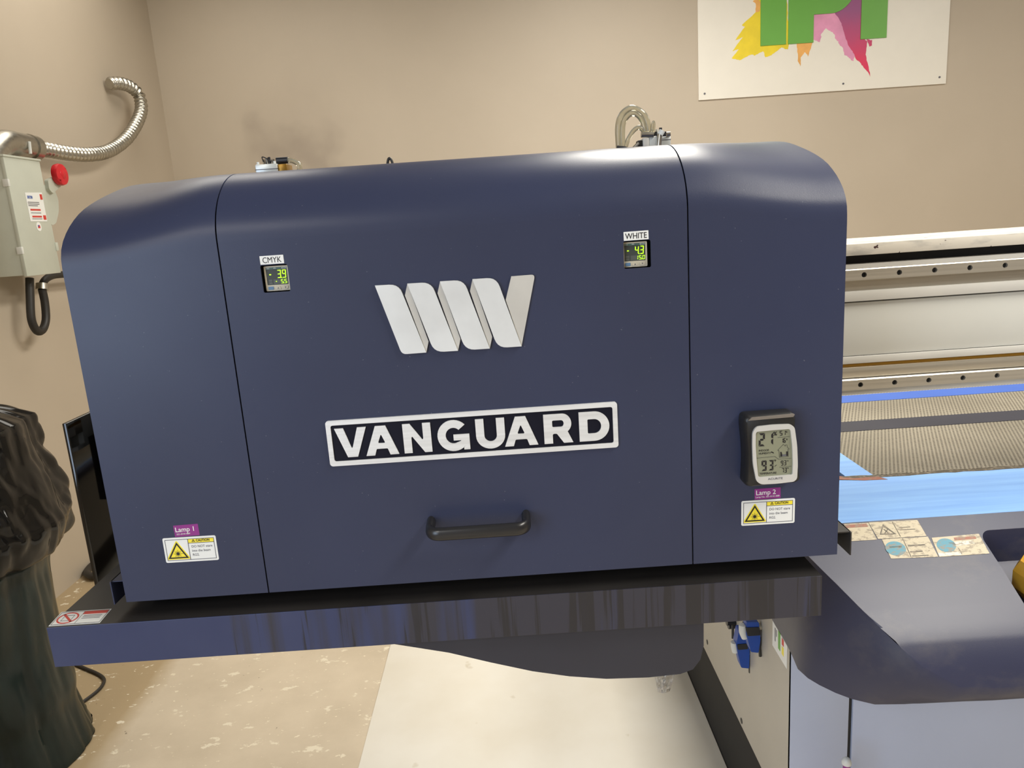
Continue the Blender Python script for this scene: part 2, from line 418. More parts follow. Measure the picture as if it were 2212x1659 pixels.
def cover(name, xa, xb, pa, pb, capx, sub=8):
    mb = MB(); rows = []
    for i in range(sub+1):
        t = i/sub; s_ = t*t*(3-2*t); rows.append([(xa+(xb-xa)*t, p[0]*(1-s_)+q[0]*s_, p[1]*(1-s_)+q[1]*s_) for p, q in zip(pa, pb)])
    mb.grid(rows)
    pr = pa if capx == 'a' else pb; x = xa if capx == 'a' else xb
    mb.add([(x, y, z) for y, z in pr]+[(x, 1.42, 1.40), (x, 1.235, 1.40), (x, 1.235, HZ0)], [list(range(len(pr)+3))])
    return mb.build(name, 'navy_paint', car, smooth=35, solid=.0025)
G = .0009
cover('end_cover', X0, X1-G, PE, PM, 'a'); o = cover('end_cover', X2+G, X3, PM, PE, 'b')
# centre door: flat front with two cut-outs for the gauges, rolled top
FRT = Fr((0, HY, 0), (1, 0, 0), (0, 0, 1))     # hood front, normal to the viewer
def F2(px, py, Y=HY): p = onY(px, py, Y); return (p.x, p.z)
hc = []
for q in ((561.4, 573.8), (1346.5, 521.5)):
    x, z = F2(*q); hc.append((x, z))
gw = .0330
holes = [rrect(x, z-gw, x+gw, z, .002, 3) for x, z in hc]
front = flat([[(X1+G, HZ0), (X2-G, HZ0), (X2-G, 1.45), (X1+G, 1.45)]]+holes, FRT, -.0025, 0)
rows = [[(x, y, z) for y, z in PM[2:]] for x in (X1+G, (X1+X2)/2, X2-G)]
front.grid(rows)
front.build('door_cover', 'navy_paint', car, smooth=30)
lin_ = MB().grid([[(x, y+.0025, z-.0025) for y, z in PM[2:]] for x in (X1+G, X2-G)]).build('door_lining', 'black_matte', car)
MB().box(X0+.01, X3-.01, HY+.012, 1.232, HZ0+.006, HZ0+.014).build('dark_underside', 'black_matte', car)  # black sheet added across the open bottom, stands in for the shade underneath
MB().box(X0+.03, X3-.03, 1.232, 1.246, 1.02, 1.395).build('back_plate', 'black_matte', car)
for x, z in hc:   # dark pocket behind each cut-out
    mb = MB(); a, b, c_, d_ = x-.002, x+gw+.002, z-gw-.002, z+.002
    mb.add([(a, HY+.0026, c_), (b, HY+.0026, c_), (b, HY+.0026, d_), (a, HY+.0026, d_), (a, HY+.05, c_), (b, HY+.05, c_), (b, HY+.05, d_), (a, HY+.05, d_)],
           [(4, 5, 6, 7), (0, 1, 5, 4), (1, 2, 6, 5), (2, 3, 7, 6), (3, 0, 4, 7)])
    mb.build('gauge_pocket', 'black_matte', car)
# end flanges low on the hood: small channels with a drop lip
for sx, xe, px, nm in ((1, X3, 1838, 'drip_guard'), (-1, X0, 242, 'drip_guard')):
    mb = MB(); xo = xe+sx*.024; z1 = 1.015; z0_ = .982; a, b = sorted((xe, xo)); a2, b2 = sorted((xo-sx*.0016, xo))
    mb.box(a, b, .924, 1.20, z1-.0016, z1); mb.box(a2, b2, .921, 1.20, z0_, z1)
    mb.build(nm, 'tray_dark' if sx > 0 else 'navy_paint', car)
for xs_ in (X1, X2):   # dark strip added behind each seam to keep leaking light out
    MB().grid([[(xs_+dx, y+(.004 if z < 1.5 else .003), z-(0 if z < 1.46 else .004)) for y, z in PM] for dx in (-.012, .012)]).build('seam_backing', 'black_matte', car)
# ---- pull handle
hz = F2(1030, 1150)[1]; pa_ = F2(932, 1130); pb_ = F2(1136, 1112)
xa, xb, hz = pa_[0], pb_[0], (pa_[1]+pb_[1])/2
pts = [(xa, HY+.001, hz), (xa, HY-.018, hz-.002)]
for i in range(7): a = math.pi/2*i/6; pts.append((xa+.014-.014*math.cos(a), HY-.020-.014*math.sin(a), hz-.003))
for i in range(7): a = math.pi/2*(1-i/6); pts.append((xb-.014+.014*math.cos(a), HY-.020-.014*math.sin(a), hz-.003))
pts += [(xb, HY-.018, hz-.002), (xb, HY+.001, hz)]
hd = MB(); rows = []
for i, p in enumerate(pts):
    p = Vector(p); t = (Vector(pts[min(i+1, len(pts)-1)])-Vector(pts[max(i-1, 0)])).normalized(); up = Vector((0, 0, 1)); s_ = t.cross(up).normalized()
    rows.append([p+s_*.0058*math.cos(a)+up*.0088*math.sin(a) for a in [2*math.pi*q/16 for q in range(16)]])
hd.loops(rows).build('pull_handle', 'handle_black', car, smooth=50)
# ---- folded ribbon emblem
EO, ES = (780, 560), 5.267
def E2(x, y): return F2(EO[0]+x/ES, EO[1]+y/ES)
em = thing('tmp', (0, 0, 0), None, None); bpy.data.objects.remove(em)
bands = [([(163, 297), (432, 282), (745, 1055), (470, 1076)], [0, .012, 0, .006]),
         ([(530, 275), (800, 259), (1105, 1035), (835, 1052)], [0, .012, 0, .012]),
         ([(900, 250), (1170, 233), (1465, 1010), (1190, 1028)], [0, .012, 0, .012]),
         ([(1268, 225), (1540, 206), (1825, 985), (1555, 1003)], [0, .012, 0, .012])]
folds = [([(530, 275), (502, 410), (745, 1055), (770, 932)], 0), ([(900, 250), (872, 385), (1105, 1035), (1132, 905)], 0),
         ([(1268, 225), (1240, 360), (1465, 1010), (1492, 880)], 0), ([(1708, 193), (1978, 172), (1825, 985), (1645, 462)], [0, .005, 0, 0])]
base = None
for i, (pl, r) in enumerate(bands):
    o = flat([rpoly([E2(*p) for p in pl], r)], FRT, .0005, .0042+.0001*i).build('emblem_band', 'emblem_silver', car, smooth=20)
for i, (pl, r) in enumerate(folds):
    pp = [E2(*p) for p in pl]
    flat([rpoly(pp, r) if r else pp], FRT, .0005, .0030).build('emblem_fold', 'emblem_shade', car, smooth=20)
# ---- nameplate
px0, px1, pz0, pz1 = -.239, .1307, 1.1602, 1.2202
plq = flat([rrect(px0, pz0, px1, pz1, .004), rrect(px0+.0060, pz0+.0062, px1-.0060, pz1-.0062, .0028)], FRT, 0, .0030).build('nameplate_frame', 'brushed_plaque', car, smooth=20)
flat([rrect(px0+.005, pz0+.005, px1-.005, pz1-.005, .002)], FRT, 0, .0012).build('nameplate_field', 'plaque_navy', car, smooth=0)
H = .0385; zb = pz0+.0108
def arc(cx, cy, rx, ry, a0, a1, n=12): return [(cx+rx*math.cos(math.radians(a0+(a1-a0)*q/n)), cy+ry*math.sin(math.radians(a0+(a1-a0)*q/n))) for q in range(n+1)]
def L_V(w): return [[(0, 1), (.29, 1), (.29+(w/2-.29)*.86, .36), (w/2, .30), (w-.29-(w/2-.29)*.86, .36), (w-.29, 1), (w, 1), (w/2+.165, 0), (w/2-.165, 0)]]
def L_A(w): return [[(0, 0), (w/2-.17, 1), (w/2+.17, 1), (w, 0), (w-.29, 0), (w-.355, .20), (w-.38, .22), (.38, .22), (.355, .20), (.29, 0)],
                    rpoly([(w/2-.125, .41), (w/2, .72), (w/2+.125, .41)], .05, 3)]
def L_N(w): return [[(0, 0), (0, 1), (.24, 1), (w-.30, .44), (w-.275, .46), (w-.265, .5), (w-.265, 1), (w, 1), (w, 0), (w-.24, 0), (.30, .56), (.275, .54), (.265, .5), (.265, 0)]]
def L_G(w):
    o_ = arc(w/2, .5, w/2, .53, 42, 316, 26); i_ = arc(w/2, .5, w/2-.27, .27, 300, 44, 18)
    return [o_[:]+[(w-.20, .10), (w-.20, -.0), (w+.0, -.0), (w+.0, .53), (w*.50, .53), (w*.50, .33), (w-.27, .33), (w-.30, .30)]+[(w/2+.05, .235)]+i_]
def L_U(w):
    o_ = arc(w/2, .42, w/2, .45, 180, 360, 16); i_ = arc(w/2, .42, w/2-.275, .20, 360, 180, 12)
    return [[(0, 1)]+o_+[(w, 1), (w-.275, 1)]+i_+[(.275, 1)]]
def L_R(w):
    o_ = arc(w-.33, .665, .31, .335, 90, -55, 14); i_ = arc(w-.36, .67, .09, .115, 90, -90, 8)
    return [[(0, 0), (0, 1)]+o_+[(w+.02, 0), (w-.29, 0), (w-.50, .31), (w-.53, .33), (.32, .33), (.285, .30), (.285, 0)], [(.31, .785), (.285, .76), (.285, .58), (.31, .555)]+i_[::-1]]
def L_D(w):
    o_ = arc(w-.5, .5, .5, .5, 90, -90, 20); i_ = arc(w-.5, .5, .23, .245, 90, -90, 12)
    return [[(0, 0), (0, 1)]+o_, [(.30, .745), (.28, .72), (.28, .28), (.30, .255)]+i_[::-1]]
for fn, a, b in ((L_V, 10.3, 50.5), (L_A, 47.5, 89.5), (L_N, 96.5, 132), (L_G, 140, 180.5), (L_U, 189, 226), (L_A, 225, 267.5), (L_R, 275.5, 311.5), (L_D, 320.5, 359)):
    w = (b-a)/1000/H
    flat([[(px0+a/1000+u*H, zb+v*H) for u, v in lp] for lp in fn(w)], FRT, .0008, .0030).build('nameplate_letter', 'brushed_plaque', car, smooth=20)
# ---- pressure gauges and their tags
def gauge(x, z, main, sub, dx, tagname, tagquad):
    gy = HY+.006; s = .0302; fr = Fr((x+gw/2-s/2+dx, gy, z-gw+.0012), (1, 0, 0), (0, 0, 1))
    g = flat([rrect(0, 0, s, s, .0012, 3), rrect(.0021, .0072, s-.0021, s-.0017, .0006, 2)], fr, -.008, 0).build('pressure_gauge', 'gauge_beige', car, smooth=20)
    tag(g, 'beige pressure gauge reading '+main.replace(' ', '')+' under the '+tagname+' tag')
    flat([[(.002, .0068), (s-.002, .0068), (s-.002, s-.0014), (.002, s-.0014)]], fr, -.002, -.0008).build('screen', 'gauge_screen', g, smooth=0)
    flat([[(.0022, .0262), (s-.0022, .0262), (s-.0022, s-.0018), (.0022, s-.0018)]], fr, -.0009, -.0006).build('header', 'gauge_header', g, smooth=0)
    mb = MB()
    for (a, b, c_, d_) in ((.0043, .0113, .0085, .0138), (.0043, .0082, .0085, .0107), (.0100, .0080, s-.003, .0138)):
        q = flat([[(a, b), (c_, b), (c_, d_), (a, d_)]], fr, -.0009, -.0006); mb.add(q.v, q.f)
    mb.build('indicator_cells', 'gauge_cell', g, smooth=0)
    seven('-', fr.at(.0048, .0151), .0094, .0042, .0013, .005, -.0008, -.0003, 0).build('minus_sign', 'led_green', g, smooth=0)
    seven(main.split(' ')[-1], fr.at(.0152, .0152), .0098, .0046, .00098, .0061, -.0008, -.0003).build('main_digits', 'led_green', g, smooth=0)
    if sub[0] == '-':
        seven('-', fr.at(.0120, .0089), .0048, .0028, .0009, .003, -.0006, -.0002, 0).build('minus_sign', 'led_green', g, smooth=0)
        seven(sub[1:], fr.at(.0190, .0086), .0050, .0030, .00062, .0042, -.0006, -.0002).build('set_digits', 'led_green', g, smooth=0)
    else: seven(sub, fr.at(.0158, .0086), .0050, .0030, .00062, .0042, -.0006, -.0002).build('set_digits', 'led_green', g, smooth=0)
    text('CKD', fr.at(.0030, .0267), .0018, -.0006, -.0004).build('header_lettering', 'label_white', g, smooth=0)
    text('PPX', fr.at(.0118, .0267), .0018, -.0006, -.0004).build('header_lettering', 'label_white', g, smooth=0)
    flat([rrect(.0218, .0264, .0270, .0282, .0003, 2), rrect(.0221, .0267, .0267, .0279, .0002, 2)], fr, -.0006, -.0004).build('header_mark', 'label_white', g, smooth=0)
    for n_, v_ in (('1', .0116), ('2', .0086)): text(n_, fr.at(.0029, v_), .0019, -.0008, -.0005).build('cell_number', 'ink_grey', g, smooth=0)
    flat([rrect(.0030, .0016, .0094, .0054, .0005, 3)], fr, -.0002, .0007).build('button', 'gauge_blue', g, smooth=20)
    for bx, up in ((.0118, 1), (.0208, -1)):
        sh = [(0, 0), (.0064, 0), (.0064, .0024), (.0050, .0040), (.0014, .0040), (0, .0024)]
        if up < 0: sh = [(a, .0040-b) for a, b in sh][::-1]
        bt = flat([rpoly([(bx+a, .0015+b) for a, b in sh], .0004, 2)], fr, -.0002, .0007).build('button', 'gauge_beige', g, smooth=20)
        flat([[(bx+.0022, .0035-up*.0009), (bx+.0042, .0035-up*.0009), (bx+.0032, .0035+up*.0009)][::up]], fr, .0007, .0009).build('arrow', 'ink_grey', g, smooth=0)
    q = [F2(*p) for p in tagquad]; o = Vector((q[3][0], HY, q[3][1])); u = Vector((q[2][0]-q[3][0], 0, q[2][1]-q[3][1])); v = Vector((q[0][0]-q[3][0], 0, q[0][1]-q[3][1]))
    tf = Fr(o, u, (0, 0, 1)); tf.v = tf.n.cross(tf.u)*-1 if tf.n.cross(tf.u).z < 0 else tf.n.cross(tf.u)
    t = flat([rrect(0, 0, u.length, v.length, .0004, 2)], tf, 0, .0004).build('gauge_tag', 'label_white', car, smooth=0); tag(t, 'white '+tagname+' tag above a gauge')
    sz = .0098
    me = text(tagname, tf.at(u.length/2, v.length*.5-.0034), sz, .0004, .0006, 'CENTER', .006 if tagname == 'WHITE' else .0, .86); me.build('lettering', 'ink_black', t, smooth=0)
gauge(hc[0][0], hc[0][1], '- 3.9', '-5.5', .0006, 'CMYK', ((561.5, 553.5), (611.5, 550), (614, 568.5), (563, 572)))
gauge(hc[1][0], hc[1][1], '- 4.3', '15.0', -.0020, 'WHITE', ((1347, 501.3), (1401, 497.5), (1401, 516.5), (1347.5, 520.5)))
# ---- lamp labels and caution labels
def caution(quad, which):
    q = [F2(*p) for p in quad]; o = Vector((q[3][0], HY, q[3][1])); u = Vector((q[2][0]-q[3][0], 0, q[2][1]-q[3][1])); h = Vector((q[0][0]-q[3][0], 0, q[0][1]-q[3][1])).length
    w = u.length; fr = Fr(o, u, Vector((0, -1, 0)).cross(u))
    b = flat([rrect(0, 0, w, h, .0022)], fr, 0, .0003).build('caution_label', 'label_white', car, smooth=0); tag(b, 'white and yellow caution label below Lamp %d' % which)
    m_ = .0026; d = w*.465; y1 = h*.76
    flat([[(m_, m_), (w-m_, m_), (w-m_, h-m_), (m_, h-m_)], [(m_+.0007, m_+.0007), (w-m_-.0007, m_+.0007), (w-m_-.0007, h-m_-.0007), (m_+.0007, h-m_-.0007)]], fr, .0002, .0005).build('border', 'ink_grey', b, smooth=0)
    flat([[(d, m_), (d+.0008, m_), (d+.0008, h-m_), (d, h-m_)]], fr, .0002, .0005).build('divider', 'ink_grey', b, smooth=0)
    flat([[(d+.0008, y1), (w-m_-.0006, y1), (w-m_-.0006, h-m_-.0006), (d+.0008, h-m_-.0006)]], fr, .0002, .0004).build('header_bar', 'label_yellow', b, smooth=0)
    flat([[(d, y1-.0008), (w-m_, y1-.0008), (w-m_, y1), (d, y1)]], fr, .0002, .0005).build('header_line', 'ink_grey', b, smooth=0)
    cx, by, s = m_+(d-m_)*.5, m_+.0022, (h-2*m_)*.82
    def tri(k_): return [(cx-s*.60*k_, by+s*.33-s*.33*k_), (cx+s*.60*k_, by+s*.33-s*.33*k_), (cx, by+s*.33+s*.69*k_)]
    flat([rpoly(tri(1.1), .003)], fr, .0002, .0004).build('warning_triangle', 'label_yellow', b, smooth=0)
    flat([tri(.92), tri(.70)], fr, .0003, .0006).build('triangle_outline', 'ink_black', b, smooth=0)
    mb = flat([circ(cx, by+s*.30, s*.085, 14)], fr, .0004, .0006)
    for a in range(16):
        t = 2*math.pi*a/16; c_, s_ = math.cos(t), math.sin(t); r1 = s*(.235 if a % 2 == 0 else .18)
        if a == 0: r1 = s*.30
        pl = [(cx+c_*s*.06-s_*.00022, by+s*.30+s_*s*.06+c_*.00022), (cx+c_*r1-s_*.00018, by+s*.30+s_*r1+c_*.00018), (cx+c_*r1+s_*.00018, by+s*.30+s_*r1-c_*.00018), (cx+c_*s*.06+s_*.00022, by+s*.30+s_*s*.06-c_*.00022)]
        mb.add([fr.p(a_, b_, .0005) for a_, b_ in pl], [(0, 1, 2, 3)])
    mb.build('beam_symbol', 'ink_black', b, smooth=0)
    hh = h-m_-y1
    tx = d+.0052
    flat([[(tx, y1+hh*.2), (tx+.0046, y1+hh*.2), (tx+.0023, y1+hh*.85)], [(tx+.0009, y1+hh*.28), (tx+.0037, y1+hh*.28), (tx+.0023, y1+hh*.68)]], fr, .0004, .0006).build('header_symbol', 'ink_black', b, smooth=0)
    text('!', fr.at(tx+.0023, y1+hh*.30), hh*.5, .0004, .0006, 'CENTER', .01).build('header_lettering', 'ink_black', b, smooth=0)
    text('CAUTION', fr.at(tx+.0058, y1+hh*.25), hh*.80, .0004, .0006, 'LEFT', .022, .86).build('header_lettering', 'ink_black', b, smooth=0)
    for i, ln in enumerate(('DO NOT stare', 'into the beam', 'RG2.')):
        text(ln, fr.at(d+.0040, y1-.0069-i*.0058), .0047, .0003, .0005, 'LEFT', .0, .92).build('lettering', 'ink_grey', b, smooth=0)
caution(((350.5, 1163), (466, 1155.5), (473.5, 1209), (359.5, 1216)), 1)
caution(((1600.5, 1082.5), (1718, 1075), (1716, 1129), (1601, 1136)), 2)
def lamp(quad, which, small):
    q = [F2(*p) for p in quad]; o = Vector((q[3][0], HY, q[3][1])); u = Vector((q[2][0]-q[3][0], 0, q[2][1]-q[3][1])); h = Vector((q[0][0]-q[3][0], 0, q[0][1]-q[3][1])).length
    fr = Fr(o, u, Vector((0, -1, 0)).cross(u)); w = u.length
    b = flat([rrect(0, 0, w, h, .0005, 2)], fr, 0, .0002).build('lamp_label', 'label_purple', car, smooth=0); tag(b, 'purple label reading Lamp %d' % which)
    text('Lamp %d' % which, fr.at(.0014, h*.42), .0092, .0002, .0005, 'LEFT', .006, .97).build('lettering', 'label_white', b, smooth=0)
    text(small, fr.at(.0026 if which == 1 else .0012, h*.16), .0030, .0002, .0005, 'LEFT', .0, 1.05).build('lettering', 'label_white', b, smooth=0)
lamp(((375, 1135.5), (428.5, 1131.5), (431.5, 1155.8), (378.5, 1160)), 1, '521-0141-009')
lamp(((1629, 1056.5), (1686, 1052), (1686, 1075.5), (1630, 1079.5)), 2, 'Lamp No. 521-0141-009')
# ---- valve blocks and hoses standing up behind the crest
def valve_left():
    Y = 1.06; p0 = onY(553, 378, Y); p1 = onY(597, 352, Y); zt = onY(575, 354, Y).z
    b = MB().box(p0.x, p1.x, Y, Y+.035, 1.535, zt, .0015).build('valve_block', 'silver_block', car); tag(b, 'silver valve block standing up behind the CMYK side')
    w = p1.x-p0.x
    MB().box(p1.x, p1.x+.012, Y+.004, Y+.034, 1.535, zt-.001, .001).build('brass_body', 'gold_strip', b)
    MB().box(p0.x-.0002, p1.x, Y-.0004, Y+.036, zt-.0075, zt-.0065).build('groove', 'ink_grey', b, smooth=0)
    for x in (p0.x+.003, p1.x-.004): MB().cyl((x, Y+.006, zt-.001), (x, Y+.006, zt+.0035), .0018, 10).build('screw_post', 'fitting_white', b)
    random.seed(3)
    for i in range(5):
        x = p0.x+w*(.32+.09*i); MB().cyl((x, Y+.014, zt-.001), (x+random.uniform(-.002, .002), Y+.014, zt+random.uniform(.004, .010)), random.uniform(.0012, .0026), 8).build('terminal', 'ink_black' if i % 2 else 'zinc', b)
    MB().tube(catmull([(p0.x+w*.30, Y+.012, zt+.004), (p0.x+w*.28, Y+.01, zt+.010), (p0.x+w*.42, Y+.01, zt+.009), (p0.x+w*.55, Y+.01, zt+.006), (p0.x+w*.72, Y+.012, zt+.004)], 5), .0008, 6).build('wire', 'ink_black', b)
    MB().tube([(p1.x-.004, Y+.016, zt+.0045), (p1.x+.012, Y+.016, zt+.0045)], .0045, 12).build('elbow_fitting', 'valve_black', b)
    e = onY(645, 375, Y+.016)
    MB().tube(catmull([(p1.x+.010, Y+.016, zt+.0045), (p1.x+.019, Y+.016, zt+.003), (p1.x+.027, Y+.016, zt-.004), (e.x, Y+.016, e.z-.004), (e.x+.006, Y+.016, 1.53)], 8), .0036, 12).build('air_hose', 'hose_clear', b)
valve_left()
def cable_stub():
    Y = 1.06; p = lambda x, y: onY(x, y, Y)
    o = MB().tube(catmull([p(836, 366), p(838, 348), p(841, 342), p(846, 347), p(852, 366)], 6), .0018, 10).build('cable_loop', 'cable_black', car); tag(o, 'small black cable loop poking over the crest')
    a, b = p(828, 355), p(846, 366)
    MB().box(a.x, b.x, Y-.003, Y+.006, b.z, a.z, .0006).build('cable_clip', 'black_plastic', o)
cable_stub()
def valve_right():
    Y = 1.08
    def p(zx, zy, dy=0): q = onY(1280+zx/7.9, 200+zy/7.9, Y+dy); return q
    a, b = p(1150, 930, .02), p(1335, 745, .02)
    blk = MB().box(a.x, b.x, Y+.02, Y+.05, 1.53, b.z, .001).build('valve_block', 'silver_block', car); tag(blk, 'pale valve block with clear hoses behind the WHITE side')
    MB().box(a.x, b.x+.0003, Y+.0195, Y+.0505, b.z-.0045, b.z-.0038).build('groove', 'ink_grey', blk, smooth=0)
    a, b = p(955, 930), p(1105, 740); MB().box(a.x, b.x, Y, Y+.03, 1.53, b.z, .001).build('pump_body', 'silver_block', blk)
    a2, b2 = p(860, 930), p(960, 770); MB().box(a2.x, b2.x, Y-.002, Y+.025, 1.53, b2.z, .001).build('brown_body', 'emblem_shade', blk)
    a3, b3 = p(785, 930), p(865, 805); MB().box(a3.x, b3.x, Y+.002, Y+.02, 1.53, b3.z, .0008).build('side_block', 'cable_black', blk)
    c0, c1 = p(830, 715), p(1040, 715); MB().tube([c0, c1], .0042, 12).build('manifold', 'zinc', blk)
    for path, r in (([(455, 960), (440, 600), (500, 380), (660, 270), (830, 340), (920, 470), (965, 690)], .0046), ([(505, 960), (510, 560), (590, 400), (700, 350), (800, 400), (870, 520), (915, 690)], .0043), ([(555, 960), (610, 790), (700, 650), (790, 595), (860, 640), (890, 700)], .0032)):
        MB().tube(catmull([p(x, y, .004) for x, y in path], 8), r, 12).build('clear_hose', 'hose_clear', blk)
    MB().tube([p(415, 930), p(580, 950)], .0024, 10).build('hose_clip', 'valve_black', blk)
    MB().tube(catmull([p(1005, 690), p(1020, 560), p(1042, 495), p(1055, 560), p(1040, 690)], 6), .0017, 8).build('small_loop', 'hose_clear', blk)
    MB().tube([p(1130, 930), p(1150, 720), p(1185, 660)], .0035, 12).build('metal_pipe', 'zinc', blk)
    MB().cyl(p(1150, 720, -.001), p(1190, 650, -.001), .0042, 12).build('white_elbow', 'fitting_white', blk)
    for zx, zy, r in ((1075, 690, .003), (1160, 620, .0022), (1215, 690, .0038), (1100, 650, .002)):
        MB().cyl(p(zx, zy+60, .012), p(zx, zy-20, .012), r, 10).build('fitting', 'valve_black' if zx != 1100 else 'fitting_white', blk)
    MB().cyl(p(1260, 712, .02), p(1325, 705, .02), .0032, 10).build('port', 'zinc', blk)
    MB().tube([p(700, 945), p(785, 860)], .0022, 8).build('stay_rod', 'zinc', blk)
valve_right()

# ================================================================== thermometer on the right cover
def thermometer():
    Y = .884; ZX, ZY, ZS = 1570, 860, 5.53
    def q(x, y, yy=Y): p = onY(ZX+x/ZS, ZY+y/ZS, yy); return (p.x, p.z)
    c = q(560, 640); t = thing('weather_monitor', (c[0], HY, q(560, 1070)[1]), 'black digital humidity and temperature monitor stuck on the right end of the navy hood', 'thermometer')
    def loop(pts, y, r): 
        return [(a, y, b) for a, b in rpoly([(u, v) for u, v in pts], r, 6)]
    fo = [q(215, 215), (q(800, 175)), q(835, 215), q(838, 600), q(895, 985), q(845, 1025), q(275, 1080), q(222, 1040), q(240, 700), q(205, 330)]
    cx, cz = q(545, 620)
    def sc(pts, k_, kz=None): return [(cx+(a-cx)*k_, cz+(b-cz)*(kz or k_)) for a, b in pts]
    rs = [.008, .012, .008, .02, .008, .008, .012, .008, .02, .02]
    MB().loops([loop(sc(fo, .90), HY-.0005, rs), loop(sc(fo, 1.0), HY-.004, rs), loop(sc(fo, 1.0), Y+.008, rs), loop(sc(fo, .97), Y+.003, rs), loop(sc(fo, .90, .92), Y, rs)]).build('case', 'black_plastic', t, smooth=45)
    fr = Fr((0, Y, 0), (1, 0, 0), (0, 0, 1))
    flat([rpoly([q(250, 268), q(790, 222), q(812, 190), q(300, 232)][::-1], .001)], fr, -.004, .0012).build('top_accent', 'accent_grey', t, smooth=20)
    out = [q(300, 400), q(345, 335), q(550, 312), q(750, 305), q(800, 340), q(830, 560), q(838, 780), q(830, 950), q(795, 988), q(600, 1012), q(400, 1022), q(345, 985), q(305, 780), q(297, 560)]
    inn = [q(338, 415), q(350, 395), q(550, 375), q(735, 362), q(752, 380), q(772, 560), q(780, 760), q(776, 895), q(765, 905), q(580, 922), q(385, 938), q(365, 920), q(348, 760), q(336, 560)]
    ol, il = rpoly(out, .006, 4), rpoly(inn, .003, 4)
    flat([ol, il], fr, .000, .0030).build('bezel', 'bezel_silver', t, smooth=20)
    s = flat([rpoly(inn, .002, 3)], fr, -.001, .0008).build('lcd_screen', 'lcd_grey', t, smooth=0)
    def at(x, y): a, b = q(x, y); return Fr((a, Y-.0008, b), (1, 0, -.0), (0, 0, 1))
    sl = math.atan2(q(770, 560)[1]-q(340, 590)[1], q(770, 560)[0]-q(340, 590)[0])
    def d(s_, x, y, h, w, tt, pitch): seven(s_, at(x, y), h/ZS/1760*1000/1000, w, tt, pitch, 0, .0003, -.02).build('digits', 'ink_black', t, smooth=0)
    mm = 1/(ZS*1.76)/1000   # metres per zoom pixel
    def dg(s_, x, y, h, w, tt, pitch): seven(s_, at(x, y), h*mm, w*mm, tt*mm, pitch*mm, 0, .0003, .0).build('digits', 'ink_black', t, smooth=0)
    def tx(s_, x, y, h, bold=0, sx=1., m_='ink_black', n=0): text(s_, at(x, y), h*mm*1.38, n, n+.0003, 'LEFT', bold, sx).build('lettering', m_, t, smooth=0)
    dg('2', 378, 575, 165, 75, 24, 90); dg('1', 468, 562, 160, 84, 24, 90)
    tx('%', 552, 445, 48, .02); dg('51', 628, 445, 58, 34, 8, 38); tx('%', 700, 412, 22); dg('16', 645, 533, 58, 26, 8, 30); tx('%', 704, 500, 22)
    for (xa_, ya_, xb_, yb_) in ((605, 467, 748, 457), (350, 714, 570, 693), (570, 693, 615, 727), (615, 727, 765, 716), (625, 822, 768, 810)):
        a, b = q(xa_, ya_), q(xb_, yb_); v = Vector((b[0]-a[0], 0, b[1]-a[1])); MB().tube([(a[0], Y-.001, a[1]), (b[0], Y-.001, b[1])], .00018, 6).build('lcd_line', 'ink_black', t, smooth=0)
    hs = [(625, 705), (620, 620), (603, 622), (672, 548), (697, 572), (697, 556), (716, 555), (718, 582), (743, 605), (728, 608), (732, 697)]
    pts = [q(*p) for p in hs]; MB().tube([(a, Y-.001, b) for a, b in pts+[pts[0]]], .0002, 6).build('house_icon', 'ink_black', t, smooth=0)
    for (a, b) in (([(636, 645), (648, 645), (660, 670), (660, 695), (638, 697)]), ([(708, 640), (726, 636), (728, 692), (708, 694)])) if False else ():
        pass
    flat([[q(636, 697), q(658, 694), q(658, 668), q(650, 640), (q(636, 640))]], Fr((0, Y-.0008, 0), (1, 0, 0), (0, 0, 1)), 0, .0003).build('house_bar', 'ink_black', t, smooth=0)
    flat([[q(706, 690), q(727, 688), q(725, 634), q(706, 636)]], Fr((0, Y-.0008, 0), (1, 0, 0), (0, 0, 1)), 0, .0003).build('house_bar', 'ink_black', t, smooth=0)
    flat([[q(658, 692), q(706, 689), q(706, 668), q(658, 672)]], Fr((0, Y-.0008, 0), (1, 0, 0), (0, 0, 1)), 0, .0003).build('house_bar', 'ink_grey', t, smooth=0)
    tx('INDOOR', 378, 636, 24, .0, .95); tx('HUMIDITY', 378, 672, 24, .0, .95)
    flat([[q(522, 645), q(560, 660), q(555, 645), q(530, 634)]], Fr((0, Y-.0008, 0), (1, 0, 0), (0, 0, 1)), 0, .0003).build('trend_arrow', 'ink_black', t, smooth=0)
    dg('9', 412, 868, 132, 62, 20, 80); dg('3', 497, 862, 132, 58, 20, 80); tx('°F', 556, 758, 26, .02)
    flat([[q(566, 818), q(590, 800), q(592, 792), q(572, 806)]], Fr((0, Y-.0008, 0), (1, 0, 0), (0, 0, 1)), 0, .0003).build('trend_arrow', 'ink_black', t, smooth=0)
    dg('93', 642, 803, 62, 30, 8, 36); tx('°F', 712, 760, 20); dg('73', 652, 890, 62, 28, 8, 34); tx('°F', 714, 845, 20)
    tx('TEMPERATURE', 388, 912, 25, .0, .92); tx('ACURITE', 482, 968, 26, .0, 1.25, 'ink_grey', .0022)
thermometer()

# ================================================================== the printer itself
prn = thing('flatbed_printer', (1.1, 1.9, 0), 'wide flatbed printer with blue film, perforated bed and steel gantry rails', 'printer')
XR = 1.75
